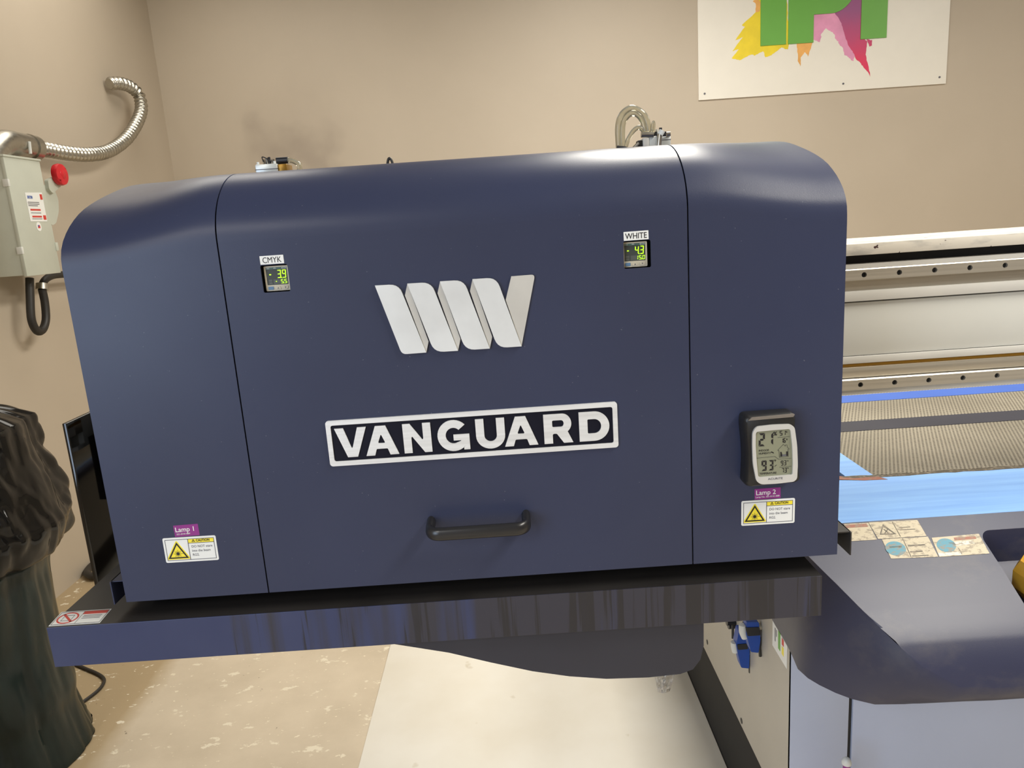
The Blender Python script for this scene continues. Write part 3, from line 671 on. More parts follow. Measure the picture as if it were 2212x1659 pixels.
# ---- gantry beam
GX = -.70
MB().box(GX, XR, 1.285, 1.46, 1.115, 1.345, .002).build('gantry_beam', 'beam_grey', prn)
k = N('cap_paint'); 
c = k.mix(k.ramp(k.noise(14, k.coord((1, 3, 3)), 5), .45, .6), lin((206, 200, 188)), lin((176, 172, 164))); c = k.mix(k.ramp(k.noise(70, detail=2), .70, .72), c, lin((60, 36, 34)))
k.link(c, k.b.inputs['Base Color']); MATS['cap_paint'] = k.m
MB().box(GX, XR, 1.25, 1.44, 1.3575, 1.377, .001).build('gantry_cap', 'cap_paint', prn)
MB().box(GX, XR, 1.275, 1.43, 1.343, 1.358).build('gantry_slot', 'black_matte', prn)
def rail(zc, name):
    """guide rail with counterbored bolt holes at 60 mm pitch, real openings in its face"""
    h, y0, y1 = .0088, 1.2555, 1.286; x = onY(1867, 597, 1.255).x if zc > 1.25 else onY(1859, 838, 1.255).x
    cells = []; n = 20; r = .0044; mb = MB(); pitch = .0598
    xs = [x+pitch*i for i in range(-22, 20) if GX+.03 < x+pitch*i < XR-.03]
    for xc in xs:
        a, b = xc-pitch/2, xc+pitch/2
        fr_ = [(a, zc-h), (b, zc-h), (b, zc+h), (a, zc+h)]
        ci = [(xc+r*math.cos(2*math.pi*q/n), zc+r*math.sin(2*math.pi*q/n)) for q in range(n)]
        vs = [(p[0], y0, p[1]) for p in fr_+ci]; fs = []
        # fan: split circle in four quadrants toward the corners
        cor = [2, 3, 0, 1]
        for qd in range(4):
            for i in range(n//4): fs.append((cor[qd], 4+(qd*n//4+i), 4+(qd*n//4+i+1) % n))
        for qd in range(4): fs.append((cor[qd], 4+((qd+1)*n//4) % n, cor[(qd+1) % 4]))
        vs += [(p[0], y0+.009, p[1]) for p in ci]
        for i in range(n): fs.append((4+i, 4+(i+1) % n, 4+n+(i+1) % n, 4+n+i))
        mb.add(vs, fs)
    a, b = xs[0]-pitch/2, xs[-1]+pitch/2
    mb.add([(a, y0, zc+h), (b, y0, zc+h), (b, y0+.0015, zc+h+.002), (a, y0+.0015, zc+h+.002), (a, y1, zc+h+.002), (b, y1, zc+h+.002), (a, y0, zc-h), (b, y0, zc-h), (a, y1, zc-h), (b, y1, zc-h)],
           [(0, 1, 2, 3), (3, 2, 5, 4), (6, 8, 9, 7), (0, 3, 4, 8, 6), (1, 7, 9, 5, 2)])
    o = mb.build(name, 'rail_steel', prn, smooth=30); 
    me = MB().cyl((0, y0+.0045, 0), (0, y0+.0095, 0), r*.99, 16).build('rail_bolt', 'black_matte', o)
    me.location = (xs[0], 0, zc)
    for xc in xs[1:]:
        c_ = me.copy(); COL.objects.link(c_); c_.location = (xc, 0, zc)
rail(1.3240, 'guide_rail'); rail(1.1330, 'guide_rail')
MB().box(GX, XR, 1.2565, 1.288, 1.3350, 1.3425).build('rail_ledge', 'beam_white', prn)
MB().box(GX, XR, 1.2660, 1.288, 1.2960, 1.3150).build('rail_backing', 'aluminium', prn)
MB().box(GX, XR, 1.2600, 1.288, 1.2790, 1.2965, .0005).build('ledge_strip', 'beam_white', prn)
MB().box(GX, XR, 1.2680, 1.288, 1.1830, 1.2760, .0005).build('beam_face', 'beam_grey', prn)
MB().box(GX, XR, 1.2640, 1.288, 1.1695, 1.1820, .0005).build('ledge_strip', 'beam_white', prn)
MB().box(GX, XR, 1.2655, 1.288, 1.1640, 1.1690).build('gold_strip', 'gold_strip', prn)
MB().box(GX, XR, 1.2620, 1.288, 1.1450, 1.1635, .0005).build('ledge_strip', 'aluminium', prn)
MB().box(GX, XR, 1.2600, 1.288, 1.1150, 1.1235, .0005).build('lower_lip', 'beam_white', prn)
# glossy black end panel on the gantry's far left
b0 = onX(140, 915, -.75)
o = MB().box(-.755, -.747, 1.206, 1.62, .80, b0.z, .001).build('end_panel', 'black_gloss', prn); tag(o, 'glossy black end panel')
MB().box(-.748, GX, 1.30, 1.44, 1.0, 1.13).build('end_bracket', 'black_matte', prn)
# ---- bed
BZ = .90
MB().box(.72, XR, 1.413, 3.3, BZ-.03, BZ).build('vacuum_bed', 'perforated_bed', prn, smooth=0)
MB().box(.46, XR, 1.203, 1.413, BZ-.03, BZ+.0005).build('front_film', 'blue_film', prn, smooth=0)
MB().box(.665, .720, 1.413, 3.3, BZ-.03, BZ+.0006).build('side_film', 'blue_film', prn, smooth=0)
MB().box(.460, .665, 1.413, 3.3, BZ-.05, BZ-.006).build('bed_frame', 'navy_paint', prn, smooth=0)
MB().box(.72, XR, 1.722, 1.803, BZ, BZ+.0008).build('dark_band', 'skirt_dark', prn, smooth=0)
MB().box(.72, XR, 1.985, 2.06, BZ, BZ+.0008).build('rear_film', 'label_blue', prn, smooth=0)
mb = MB(); random.seed(5); rows = [[], []]
for i in range(60):   # curled grubby edge of the film along the bed
    x = .655+(XR-.655)*i/59; rows[0].append((x, 1.407+random.uniform(-.003, .001), BZ+.0008)); rows[1].append((x, 1.415+random.uniform(0, .003), BZ+.002+random.uniform(0, .002)))
mb.grid(rows).build('film_edge', 'worn_ink', prn)
mb = MB(); mb.add([(.618, 1.44, BZ+.001), (.66, 1.425, BZ+.001), (.672, 1.405, BZ+.003), (.72, 1.403, BZ+.004), (.735, 1.392, BZ+.001), (.69, 1.395, BZ+.001), (.63, 1.41, BZ+.002)], [(0, 1, 2, 6), (2, 3, 4, 5), (2, 5, 6)]).build('torn_film', 'worn_red', prn, solid=.0006)
# ---- moulded front cover
PR = [(1.203, .900), (1.10, .845), (1.05, .8155), (1.012, .788), (.988, .757), (.977, .722)]
TAIL = [(.977, .722), (.9765, .713), (.979, .704), (.985, .696), (.993, .689), (1.003, .682), (1.014, .674), (1.025, .667), (1.035, .66)]
def zprof(y):
    for (a, b), (c_, d_) in zip(PR[:5], PR[1:6]):
        if c_ <= y <= a: return d_+(b-d_)*(y-c_)/(a-c_)
    return .9
T = [(.452, 1.203), (.465, 1.172), (.481, 1.140), (.496, 1.1105), (.513, 1.0795), (.527, 1.054), (.542, 1.031), (.562, 1.007), (.585, .989), (.637, .9785), (.70, .977)]
B = [(.476, 1.309), (.4735, 1.248), (.469, 1.192), (.4625, 1.146), (.469, 1.1185), (.48, 1.098), (.497, 1.075), (.5155, 1.057), (.5445, 1.040), (.59, 1.036), (.70, 1.035)]
tz = [zprof(t[1]) for t in T]
# hole: left edge and top edge of the hand recess
HXL, HY1, HY0 = .777, 1.172, 1.02
cols = [0, .5, 1.0]
mb = MB()
ys = sorted(set([t[1] for t in T]+[HY1, HY1-.012, 1.15, 1.10, 1.03, 1.05, 1.012]), reverse=True)
def xleft(y):
    for (a, b), (c_, d_) in zip(T, T[1:]):
        if d_ <= y <= b: return c_+(a-c_)*(y-d_)/(b-d_) if b != d_ else a
    return T[-1][0]
def zz(y):
    for i in range(len(T)-1):
        if T[i+1][1] <= y <= T[i][1]:
            # stay on the flat slope where the profile is flat
            return zprof(y)
            u = (y-T[i+1][1])/(T[i][1]-T[i+1][1]); return tz[i+1]+(tz[i]-tz[i+1])*u
    return tz[-1]
row = lambda y, xs_: [(x, y, zz(y)) for x in xs_]
grid_rows = []
for y in ys:
    xl = xleft(y); grid_rows.append([xl+(HXL-xl)*t for t in (0, .02, .05, .1, .2, .45, .72, 1.)]+[HXL+.02, 1.3, XR])
for i in range(len(ys)-1):
    for j in range(10):
        ya, yb_ = ys[i], ys[i+1]
        inhole = (ya <= HY1+1e-6) and (yb_ >= 1.03-1e-6) and (j in (7, 8))
        if inhole: continue
        a, b = grid_rows[i], grid_rows[i+1]
        mb.add([(a[j], ya, zz(ya)), (a[j+1], ya, zz(ya)), (b[j+1], yb_, zz(yb_)), (b[j], yb_, zz(yb_))], [(0, 1, 2, 3)])
# rounded corner piece of the recess
n = 8; cr = .020; yc = HY1-cr
fan = [(HXL, HY1, zz(HY1))]+[(HXL+cr-cr*math.cos(math.pi/2*i/n), HY1-cr+cr*math.sin(math.pi/2*i/n), zz(HY1-cr+cr*math.sin(math.pi/2*i/n))) for i in range(n+1)]
mb.add(fan, [(0, i, i+1) for i in range(1, n+1)])
# side wall from the crease down to the lower edge, swelling a little
rows = []
for i in range(len(T)):
    t = Vector((*T[i], tz[i])); b = Vector((*B[i], .66)); d = Vector((-(B[min(i+1, len(B)-1)][1]-B[max(i-1, 0)][1])*-1, 0, 0))
    nv = Vector((-1, -.6, 0)).normalized() if i < 6 else Vector((-.3, -1, 0)).normalized()
    rr = []; w_ = min(1, max(0, (i-5)/4)); w_ = w_*w_*(3-2*w_)
    for q in range(9):
        u = q/8; p = t.lerp(b, u)+nv*.006*math.sin(math.pi*u)*(1-w_)
        p += Vector((0, TAIL[q][0]-(TAIL[0][0]*(1-u)+TAIL[8][0]*u), TAIL[q][1]-(TAIL[0][1]*(1-u)+TAIL[8][1]*u)))*w_
        rr.append(p)
    rows.append(rr)
mb.grid(rows)
# front below the crease right of the corner
tail = [(1.012, .71), (1.0112, .697), (1.013, .685), (1.020, .672), (1.035, .66)]
rows_ = rows[-1]
mb.grid([[p for p in rows_], [Vector((.80, p.y, p.z)) for p in rows_], [Vector((XR, p.y, p.z)) for p in rows_]])
# underside
mb.add([(x, y, .66) for x, y in B]+[(XR, 1.035, .66), (XR, 1.309, .66)], [list(range(len(B)+2))])
bm_cov = mb.build('front_cover', 'cover_paint', prn, smooth=33)
tag(bm_cov, 'moulded charcoal front cover with worn stickers')
# recess lining
zt = zz(HY1); mb = MB()
edge = [(XR, HY1)]+[(HXL+cr-cr*math.cos(math.pi/2*i/n), HY1-cr+cr*math.sin(math.pi/2*i/n)) for i in range(n, -1, -1)]+[(HXL, y) for y in ys if HY1-cr > y >= 1.03]
mb.grid([[(x, y, zz(y)) for x, y in edge], [(x, y, zz(y)-.065) for x, y in edge]])
mb.build('recess_wall', 'cover_paint', prn)
MB().grid([[(x, y, zz(y)-.06) for y in ys if HY1+.001 >= y >= 1.03] for x in (HXL-.005, XR)]).build('recess_floor', 'cover_paint', prn)
# ---- worn stickers on the sloped cover
SL = Vector((0, 1.203-1.10, .9-.845)).normalized()
SF = Fr((0, 1.203, .900), (1, 0, 0), SL)
def slope(px, py):
    d = ray(px, py); nrm = SF.n; t = (SF.o-CAM).dot(nrm)/d.dot(nrm); p = CAM+d*t
    return (p.x, (p-SF.o).dot(SL))
def zq(x, y): return slope(1780+x/3.771, 820+y/3.771)
def sticker(quad, parts, label):
    b = flat([rpoly([zq(*p) for p in quad], .001, 2)], SF, .0002, .0006).build('worn_sticker', parts[0], prn, smooth=0); tag(b, label)
    for nm, m_, pl in parts[1]:
        flat([[zq(*p) for p in l] for l in pl], SF, .0004, .0009).build(nm, m_, b, smooth=0)
    return b
def zcirc(x, y, rx, ry, n=20): return [(x+rx*math.cos(2*math.pi*i/n)+.25*ry*math.sin(2*math.pi*i/n), y+ry*math.sin(2*math.pi*i/n)) for i in range(n)]
sticker([(160, 1178), (360, 1168), (432, 1305), (215, 1318)], ('worn_cream', [('red_header', 'worn_red', [[(168, 1185), (345, 1176), (358, 1200), (180, 1210)]])]), 'peeling sticker nearest the navy hood')
b = sticker([(362, 1165), (760, 1145), (835, 1275), (440, 1300)], ('worn_cream', [('divider', 'worn_ink', [[(553, 1160), (558, 1160), (625, 1280), (619, 1281)]]),
    ('triangle_outline', 'worn_ink', [[(478, 1180), (590, 1262), (452, 1265)], [(482, 1196), (566, 1255), (466, 1257)]]), ('cross_bar', 'worn_ink', [[(482, 1222), (490, 1219), (528, 1250), (519, 1252)]]), ('cross_bar', 'worn_ink', [[(515, 1218), (524, 1220), (500, 1254), (490, 1252)]]),
    ('text_line', 'worn_ink', [[(610, 1205), (700, 1200), (702, 1205), (612, 1210)]]), ('text_line', 'worn_ink', [[(618, 1224), (740, 1217), (742, 1222), (620, 1229)]])]), 'peeling irritant warning sticker with a cross in a triangle')
sticker([(470, 1302), (845, 1280), (930, 1445), (545, 1460)], ('worn_cream', [('round_symbol', 'worn_blue', [zcirc(582, 1378, 84, 58)]), ('face_mark', 'worn_cream', [[(530, 1362), (630, 1356), (636, 1370), (534, 1376)]]),
    ('divider', 'worn_ink', [[(637, 1296), (642, 1296), (712, 1446), (706, 1447)]]), ('text_line', 'worn_ink', [[(680, 1350), (820, 1342), (824, 1352), (684, 1360)]]), ('text_line', 'worn_ink', [[(700, 1400), (800, 1395), (803, 1404), (703, 1409)]]), ('text_line', 'worn_ink', [[(715, 1436), (850, 1429), (852, 1436), (717, 1443)]])]), 'peeling sticker with a blue face symbol')
sticker([(875, 1290), (1260, 1257), (1348, 1418), (938, 1446)], ('worn_cream', [('round_symbol', 'worn_blue', [zcirc(995, 1352, 78, 56)]), ('bare_patch', 'worn_white', [[(925, 1415), (1110, 1402), (1120, 1430), (940, 1442)]]), ('bare_patch', 'worn_white', [[(1010, 1330), (1200, 1312), (1230, 1335), (1080, 1360)]]),
    ('red_header', 'worn_red', [[(1055, 1290), (1230, 1276), (1240, 1298), (1064, 1312)]]), ('divider', 'worn_ink', [[(1090, 1372), (1095, 1372), (1125, 1422), (1119, 1422)]])]), 'peeling sticker with a red header nearest the recess')
# ---- cabinet under the bed
CX, CY = .50, 1.27
MB().box(CX+.004, XR, CY+.012, 3.2, .23, .865).build('cabinet_body', 'panel_grey', prn)
MB().box(CX, CX+.004, CY+.001, 3.2, .22, .868, .0008).build('side_panel', 'side_beige', prn)
gx = onY(1838, 1540, CY).x
MB().box(CX, gx-.004, CY, CY+.010, .22, .868, .001).build('front_panel', 'panel_grey', prn)
MB().box(gx+.004, XR, CY, CY+.010, .22, .868, .001).build('front_door', 'panel_grey', prn)
MB().box(gx-.004, gx+.004, CY+.006, CY+.0115, .22, .868).build('door_gap', 'gap_dark', prn)
MB().box(CX+.001, XR, CY+.02, 3.2, 0, .22, .002).build('base_frame', 'black_matte', prn)
for px, py in ((1528, 1387), (1602, 1557)):
    p = onX(px, py, CX); MB().cyl((CX-.001, p.y, p.z), (CX+.002, p.y, p.z), .007, 12).build('panel_screw', 'gap_dark', prn)
# label on the side panel
def side(zx, zy): p = onX(1500+zx/8.508, 1320+zy/8.508, CX); return (p.y, p.z)
SD = Fr((CX, 0, 0), (0, -1, 0), (0, 0, 1))
def sd(l): return [(-side(*p)[0], side(*p)[1]) for p in l]
lb = flat([sd([(1445, 180), (1710, 640), (1700, 1060), (1440, 625)])], SD, .0002, .0008).build('ink_chart', 'label_white', prn, smooth=0); tag(lb, 'white ink chart label on the cabinet side')
flat([sd([(1550, 350), (1590, 420), (1585, 740), (1548, 680)])], SD, .0008, .0012).build('green_bar', 'splash_yellow' if False else 'letter_green', lb, smooth=0)
flat([sd([(1618, 490), (1650, 545), (1650, 660), (1616, 610)])], SD, .0008, .0012).build('red_bar', 'label_red', lb, smooth=0)
flat([sd([(1616, 640), (1650, 690), (1648, 840), (1614, 780)])], SD, .0008, .0012).build('yellow_bar', 'label_yellow', lb, smooth=0)
flat([sd([(1488, 300), (1500, 320), (1498, 560), (1487, 540)])], SD, .0008, .0012).build('text_column', 'ink_grey', lb, smooth=0)
flat([sd([(1515, 340), (1525, 360), (1522, 480), (1513, 460)])], SD, .0008, .0012).build('text_column', 'ink_grey', lb, smooth=0)
# shut-off valves with blue levers sticking out of the side panel
def valve(pts_blue, band, white, rod, xo, label):
    """one valve: everything lives on a plane xo in front of the side panel and reaches back to it"""
    fr = Fr((0, 0, 0), (1, 0, 0), (0, 0, 1))
    def q(zx, zy, Y): return onY(1500+zx/8.508, 1320+zy/8.508, Y)
    Y = xo
    lo = [(q(*p, Y).x, q(*p, Y).z) for p in pts_blue]; f_ = Fr((0, Y, 0), (1, 0, 0), (0, 0, 1))
    v = flat([rpoly(lo, .003, 3)], f_, -.012, .012).build('shutoff_valve', 'valve_blue', prn, smooth=30); tag(v, label)
    flat([rpoly([(q(*p, Y).x, q(*p, Y).z) for p in band], .003, 3)], f_, -.013, .0135).build('grip_band', 'valve_black', v, smooth=30)
    w = [q(*p, Y) for p in white]; MB().tube(catmull(w, 5), .0085, 12).build('white_clip', 'fitting_white', v)
    if rod: MB().tube([q(*p, Y-.006) for p in rod], .0032, 8).build('release_rod', 'black_plastic', v)
    c_ = f_.o; cx = sum(p[0] for p in lo)/len(lo); cz = max(p[1] for p in lo)-.02
    MB().cyl((cx, Y, cz), (CX+.002, Y, cz), .008, 12).build('valve_stem', 'zinc', v)
valve([(925, 150), (1150, 150), (1180, 470), (1145, 712), (1005, 695), (930, 400)], [(912, 245), (1160, 235), (1175, 385), (940, 400)], [(890, 250), (895, 380), (935, 480)], [(1198, 490), (1200, 640), (1208, 830)], 1.44, 'upper blue lever valve on the cabinet side')
valve([(790, 310), (920, 290), (985, 690), (975, 1000), (830, 985), (775, 760), (740, 560)], [(752, 555), (930, 540), (955, 640), (765, 655)], [(735, 570), (740, 650), (760, 740)], [(1012, 800), (1015, 950), (1022, 1130)], 1.52, 'lower blue lever valve on the cabinet side')
def fit(path, r, m_, Y, nm, par):
    o = MB().tube([onY(1500+x/8.508, 1320+y/8.508, Y) for x, y in path], r, 12).build(nm, m_, par); return o
o = fit([(1010, 720), (1045, 790), (1060, 860)], .010, 'fitting_white', 1.56, 'white_fitting', prn)
o = fit([(1190, 180), (1220, 340), (1235, 500)], .012, 'fitting_white', 1.58, 'white_fitting', prn); fit([(1175, 150), (1215, 300)], .0125, 'valve_black', 1.578, 'fitting_collar', o)
o = fit([(1285, 420), (1330, 580), (1368, 740)], .004, 'label_white', 1.50, 'paper_tag', prn)
o = fit([(590, 190), (760, 190), (765, 250), (620, 255)], .010, 'valve_black', 1.62, 'valve_knob', prn); fit([(705, 260), (705, 500)], .003, 'black_plastic', 1.60, 'release_rod', o)
o = fit([(1270, 170), (1300, 300), (1330, 400)], .008, 'gauge_beige', 1.58, 'hose_barb', prn)
# ---- catch tray at the parking end, with its ink-stained front
TY, TZ, TX0, TX1 = .90, .965, -.638, .3935
MB().box(TX0, TX1, TY+.0015, 1.245, TZ-.0016, TZ).build('tray_top', 'tray_dark', prn, smooth=0)
MB().box(TX0, TX1, TY, TY+.0016, TZ-.0575, TZ+.0005, .0004).build('tray_front', 'drip_paint', prn, smooth=0)
MB().box(TX0, TX0+.0016, TY+.0016, 1.245, TZ-.0575, TZ-.0016).build('tray_side', 'drip_paint', prn, smooth=0)
MB().box(TX1-.0016, TX1, TY+.0016, 1.245, TZ-.0575, TZ-.0016).build('tray_side', 'drip_paint', prn, smooth=0)
MB().box(TX0+.01, .50, 1.15, 1.26, TZ-.056, TZ-.002).build('tray_bracket', 'black_matte', prn)
MB().box(.3935, .50, 1.20, 1.26, .85, TZ-.06).build('tray_mount', 'black_matte', prn)
SK = [(842, 1390), (900, 1399), (970, 1410), (1060, 1431), (1150, 1450), (1230, 1461), (1310, 1466.5), (1400, 1463.5), (1470, 1456), (1497, 1446), (1513, 1425), (1520, 1395), (1520, 1340), (842, 1380)]
sk = [(p.x, p.z) for p in (onY(x, y, .915) for x, y in SK)]
flat([sk], Fr((0, .915, 0), (1, 0, 0), (0, 0, 1)), -.003, .0).build('tray_skirt', 'skirt_dark', prn, smooth=0)
# sticker on the tray corner
def tq(x, y): p = onZ(80+x/5.267, 1220+y/5.267, TZ); return (p.x, p.y)
TF = Fr((0, 0, TZ), (1, 0, 0), (0, 1, 0))
q = [tq(130, 702), tq(712, 664), tq(850, 503), tq(280, 540)]
tb = flat([q], TF, .0001, .0004).build('warning_sticker', 'worn_white', prn, smooth=0); tag(tb, 'white no-touch warning sticker on the tray corner')
tb.data.materials[0] = MATS['label_white']
def tp(u, v):  # u along the front, v to the back
    a = Vector(q[0]).lerp(Vector(q[1]), u); b = Vector(q[3]).lerp(Vector(q[2]), u); p = a.lerp(b, v); return (p.x, p.y)
bw = .03
flat([[tp(.02, .05), tp(.98, .05), tp(.98, .95), tp(.02, .95)], [tp(.03, .08), tp(.97, .08), tp(.97, .92), tp(.03, .92)]], TF, .0003, .0006).build('border', 'ink_grey', tb, smooth=0)
flat([[tp(.485, .06), tp(.492, .06), tp(.492, .93), tp(.485, .93)]], TF, .0003, .0006).build('divider', 'ink_grey', tb, smooth=0)
flat([[tp(.495, .72), tp(.965, .72), tp(.965, .92), tp(.495, .92)]], TF, .0003, .0006).build('red_header', 'label_red', tb, smooth=0)
ring = lambda r: [tp(.25+r*math.cos(2*math.pi*i/28), .5+r*1.9*math.sin(2*math.pi*i/28)) for i in range(28)]
flat([ring(.205), ring(.175)], TF, .0003, .0007).build('prohibition_ring', 'label_red', tb, smooth=0)
flat([[tp(.10, .76), tp(.13, .82), tp(.40, .24), tp(.37, .18)]], TF, .0003, .0007).build('prohibition_bar', 'label_red', tb, smooth=0)
flat([[tp(.15, .30), tp(.35, .30), tp(.35, .70), tp(.15, .70)], [tp(.16, .33), tp(.34, .33), tp(.34, .67), tp(.16, .67)]], TF, .0003, .0005).build('drawing', 'ink_grey', tb, smooth=0)
for v in (.60, .50, .40): flat([[tp(.54, v), tp(.90, v), tp(.90, v+.035), tp(.54, v+.035)]], TF, .0003, .0005).build('text_line', 'ink_grey', tb, smooth=0)

# ================================================================== loose things on the floor and in the recess
# white board
bp = [onZ(842, 1395, .006), onZ(780, 1640, .006)]; xl = (bp[0].x+bp[1].x)/2
tag(MB().box(xl, .4995, 1.2, 3.1, 0, .006, .001).build('floor_board', 'white_board'), 'white flat board lying on the floor under the tray', 'board')
# clear plastic scrap hanging below the skirt
rows = []; random.seed(11)
for i in range(7):
    r_ = []
    for j in range(8):
        u, v = j/7, i/6
        x_, y_ = 1413+u*46*(1-.45*v)+8*v, 1455+v*42-6*abs(u-.45)
        p = onY(x_, y_, .925+.006*math.sin(j*2.1+i*1.3)+random.uniform(-.002, .002)); r_.append(p)
    rows.append(r_)
tag(MB().grid(rows).build('plastic_scrap', 'plastic_clear', smooth=25, solid=.0004), 'scrap of clear plastic film hanging under the tray skirt', 'plastic scrap')
# thin pole standing by the cabinet gap with a pale rounded tip
pt = onY(1829, 1636, 1.20)
t = thing('cleaning_pole', (pt.x, 1.20, 0), 'pale round tip of a pole by the cabinet door gap at the bottom edge', 'pole')
MB().tube([(pt.x, 1.20, 0), (pt.x, 1.20, pt.z-.014)], .0062, 14).build('shaft', 'label_purple', t)
a = [(pt.x, 1.20, pt.z-.014-.0+h) for h in (0, .004, .008, .011, .0132, .014)]
MB().tube(a, [.0088, .0088, .0078, .006, .0032, .0004], 16).build('tip', 'fitting_white', t)
# amber tub and silver blade in the recess
def hol(zx, zy, Y): return onY(2060+zx/7.9, 1120+zy/7.9, Y)
t_o = hol(1150, 900, 1.10)
tub = thing('amber_tub', (.836, 1.085, .795), 'amber yellow faceted tub sitting in the recess at the right edge', 'tub')
ra = []
for s_, z_ in ((.60, .831), (1., .853), (1., .880), (.80, .898)):
    ra.append([(.836+.046*s_*math.cos(math.pi/8+math.pi/4*i), 1.085+.046*s_*math.sin(math.pi/8+math.pi/4*i), z_-.036) for i in range(8)])
MB().loops(ra).build('body', 'yellow_amber', tub, smooth=10)
MB().loops([[(x*.8+.836*.2, y*.8+1.085*.2, z+.002) for x, y, z in ra[-1]], [(x*.7+.836*.3, y*.7+1.085*.3, z+.006) for x, y, z in ra[-1]]]).build('lid', 'label_yellow', tub, smooth=10)
mb = MB(); A_, B_, C_, D_ = (.786, 1.034, .800), (.862, 1.033, .796), (.862, 1.032, .765), (.790, 1.033, .768)
mb.add([A_, B_, C_, D_], [(0, 1, 2, 3)])
tag(mb.build('scraper_blade', 'zinc', solid=.002), 'silver scraper blade in the recess below the amber tub', 'blade')

# black cables on the floor
c = [onZ(x, y, .006) for x, y in ((130, 1420), (182, 1443), (212, 1456), (225, 1468), (218, 1485), (195, 1505), (160, 1528), (120, 1545))]
tag(MB().tube(catmull(c, 8), .0055, 8).build('floor_cable', 'cable_black'), 'black cable bent in a point on the bare floor beside the bag', 'cable')
c = [onZ(x, y, .02) for x, y in ((215, 1210), (195, 1225), (188, 1238), (200, 1245), (215, 1243))]
tag(MB().tube(catmull(c, 8), .016, 10).build('floor_hose', 'cable_black'), 'dark looped hose on the floor at the foot of the left wall', 'hose')

# ================================================================== bin bag
def bag():
    BY = 1.95; t = thing('bin_bag', (-1.62, BY, 0), 'tall full black bin bag standing on the floor by the left wall', 'bag')
    out = [(18, 917), (30, 925), (40, 950), (62, 1010), (85, 1055), (108, 1105), (122, 1135), (119, 1165), (108, 1198), (84, 1204), (77, 1212), (80, 1245), (90, 1290), (100, 1340), (112, 1395), (128, 1440), (143, 1490), (147, 1530), (165, 1575), (184, 1615), (187, 1640), (183, 1665)]
    pr_ = [(onY(x, y, BY).x+1.62, onY(x, y, BY).z) for x, y in out]
    def build(pts, name, m_, seed, amp, top):
        ck = .040 if top else .022
        pts = catmull([(a, b, 0) for a, b in pts], 9); rows = []; n = 200
        for i, p in enumerate(pts):
            rr = []
            for kk in range(n):
                a = 2*math.pi*kk/n; ca, sa = math.cos(a), math.sin(a)
                v = Vector((ca*1.5+seed, sa*1.5, p.y*1.5)); w_ = Vector((ca*2.2+seed, sa*2.2, p.y*1.1+.5*math.sin(3*a+seed)))
                d = noise.noise(v)*.7
                w_ = Vector((ca*1.5+seed, sa*1.5, p.y*2.2+.3*a)) if top else Vector((ca*1.3+seed, sa*1.3, p.y*.9-.25*a))
                cr = abs(noise.noise(w_*1.5))*1.6+abs(noise.noise(w_*3.1+Vector((3, 1, 7))))*.9+abs(noise.noise(w_*6.5+Vector((1, 9, 2))))*.45
                edge = 1-.7*math.exp(-(a if a < math.pi else a-2*math.pi)**2*4)
                r = max(p.x, .01)*(1+amp*d*edge)+(ck*cr-ck*.7)*edge
                rr.append((-1.62+r*ca, BY+r*.92*sa, max(p.y, .004)))
            rows.append(rr)
        mb = MB(); mb.loops(rows); return mb.build(name, m_, t, smooth=60)
    low = [p for p in pr_ if p[1] < pr_[10][1]+.001]; low = [(pr_[10][0]-.02, pr_[10][1]+.03)]+low+[(pr_[-1][0]-.04, .02), (pr_[-1][0]-.10, .004)]
    build(low, 'lower_bag', 'bag_green', 2., .14, False)
    up = pr_[:10]; up = [(.10, up[0][1]+.05), (up[0][0]-.06, up[0][1]+.03)]+up+[(pr_[9][0]-.05, pr_[9][1]-.012)]
    build(up, 'upper_bag', 'bag_black', 9., .16, True)
bag()

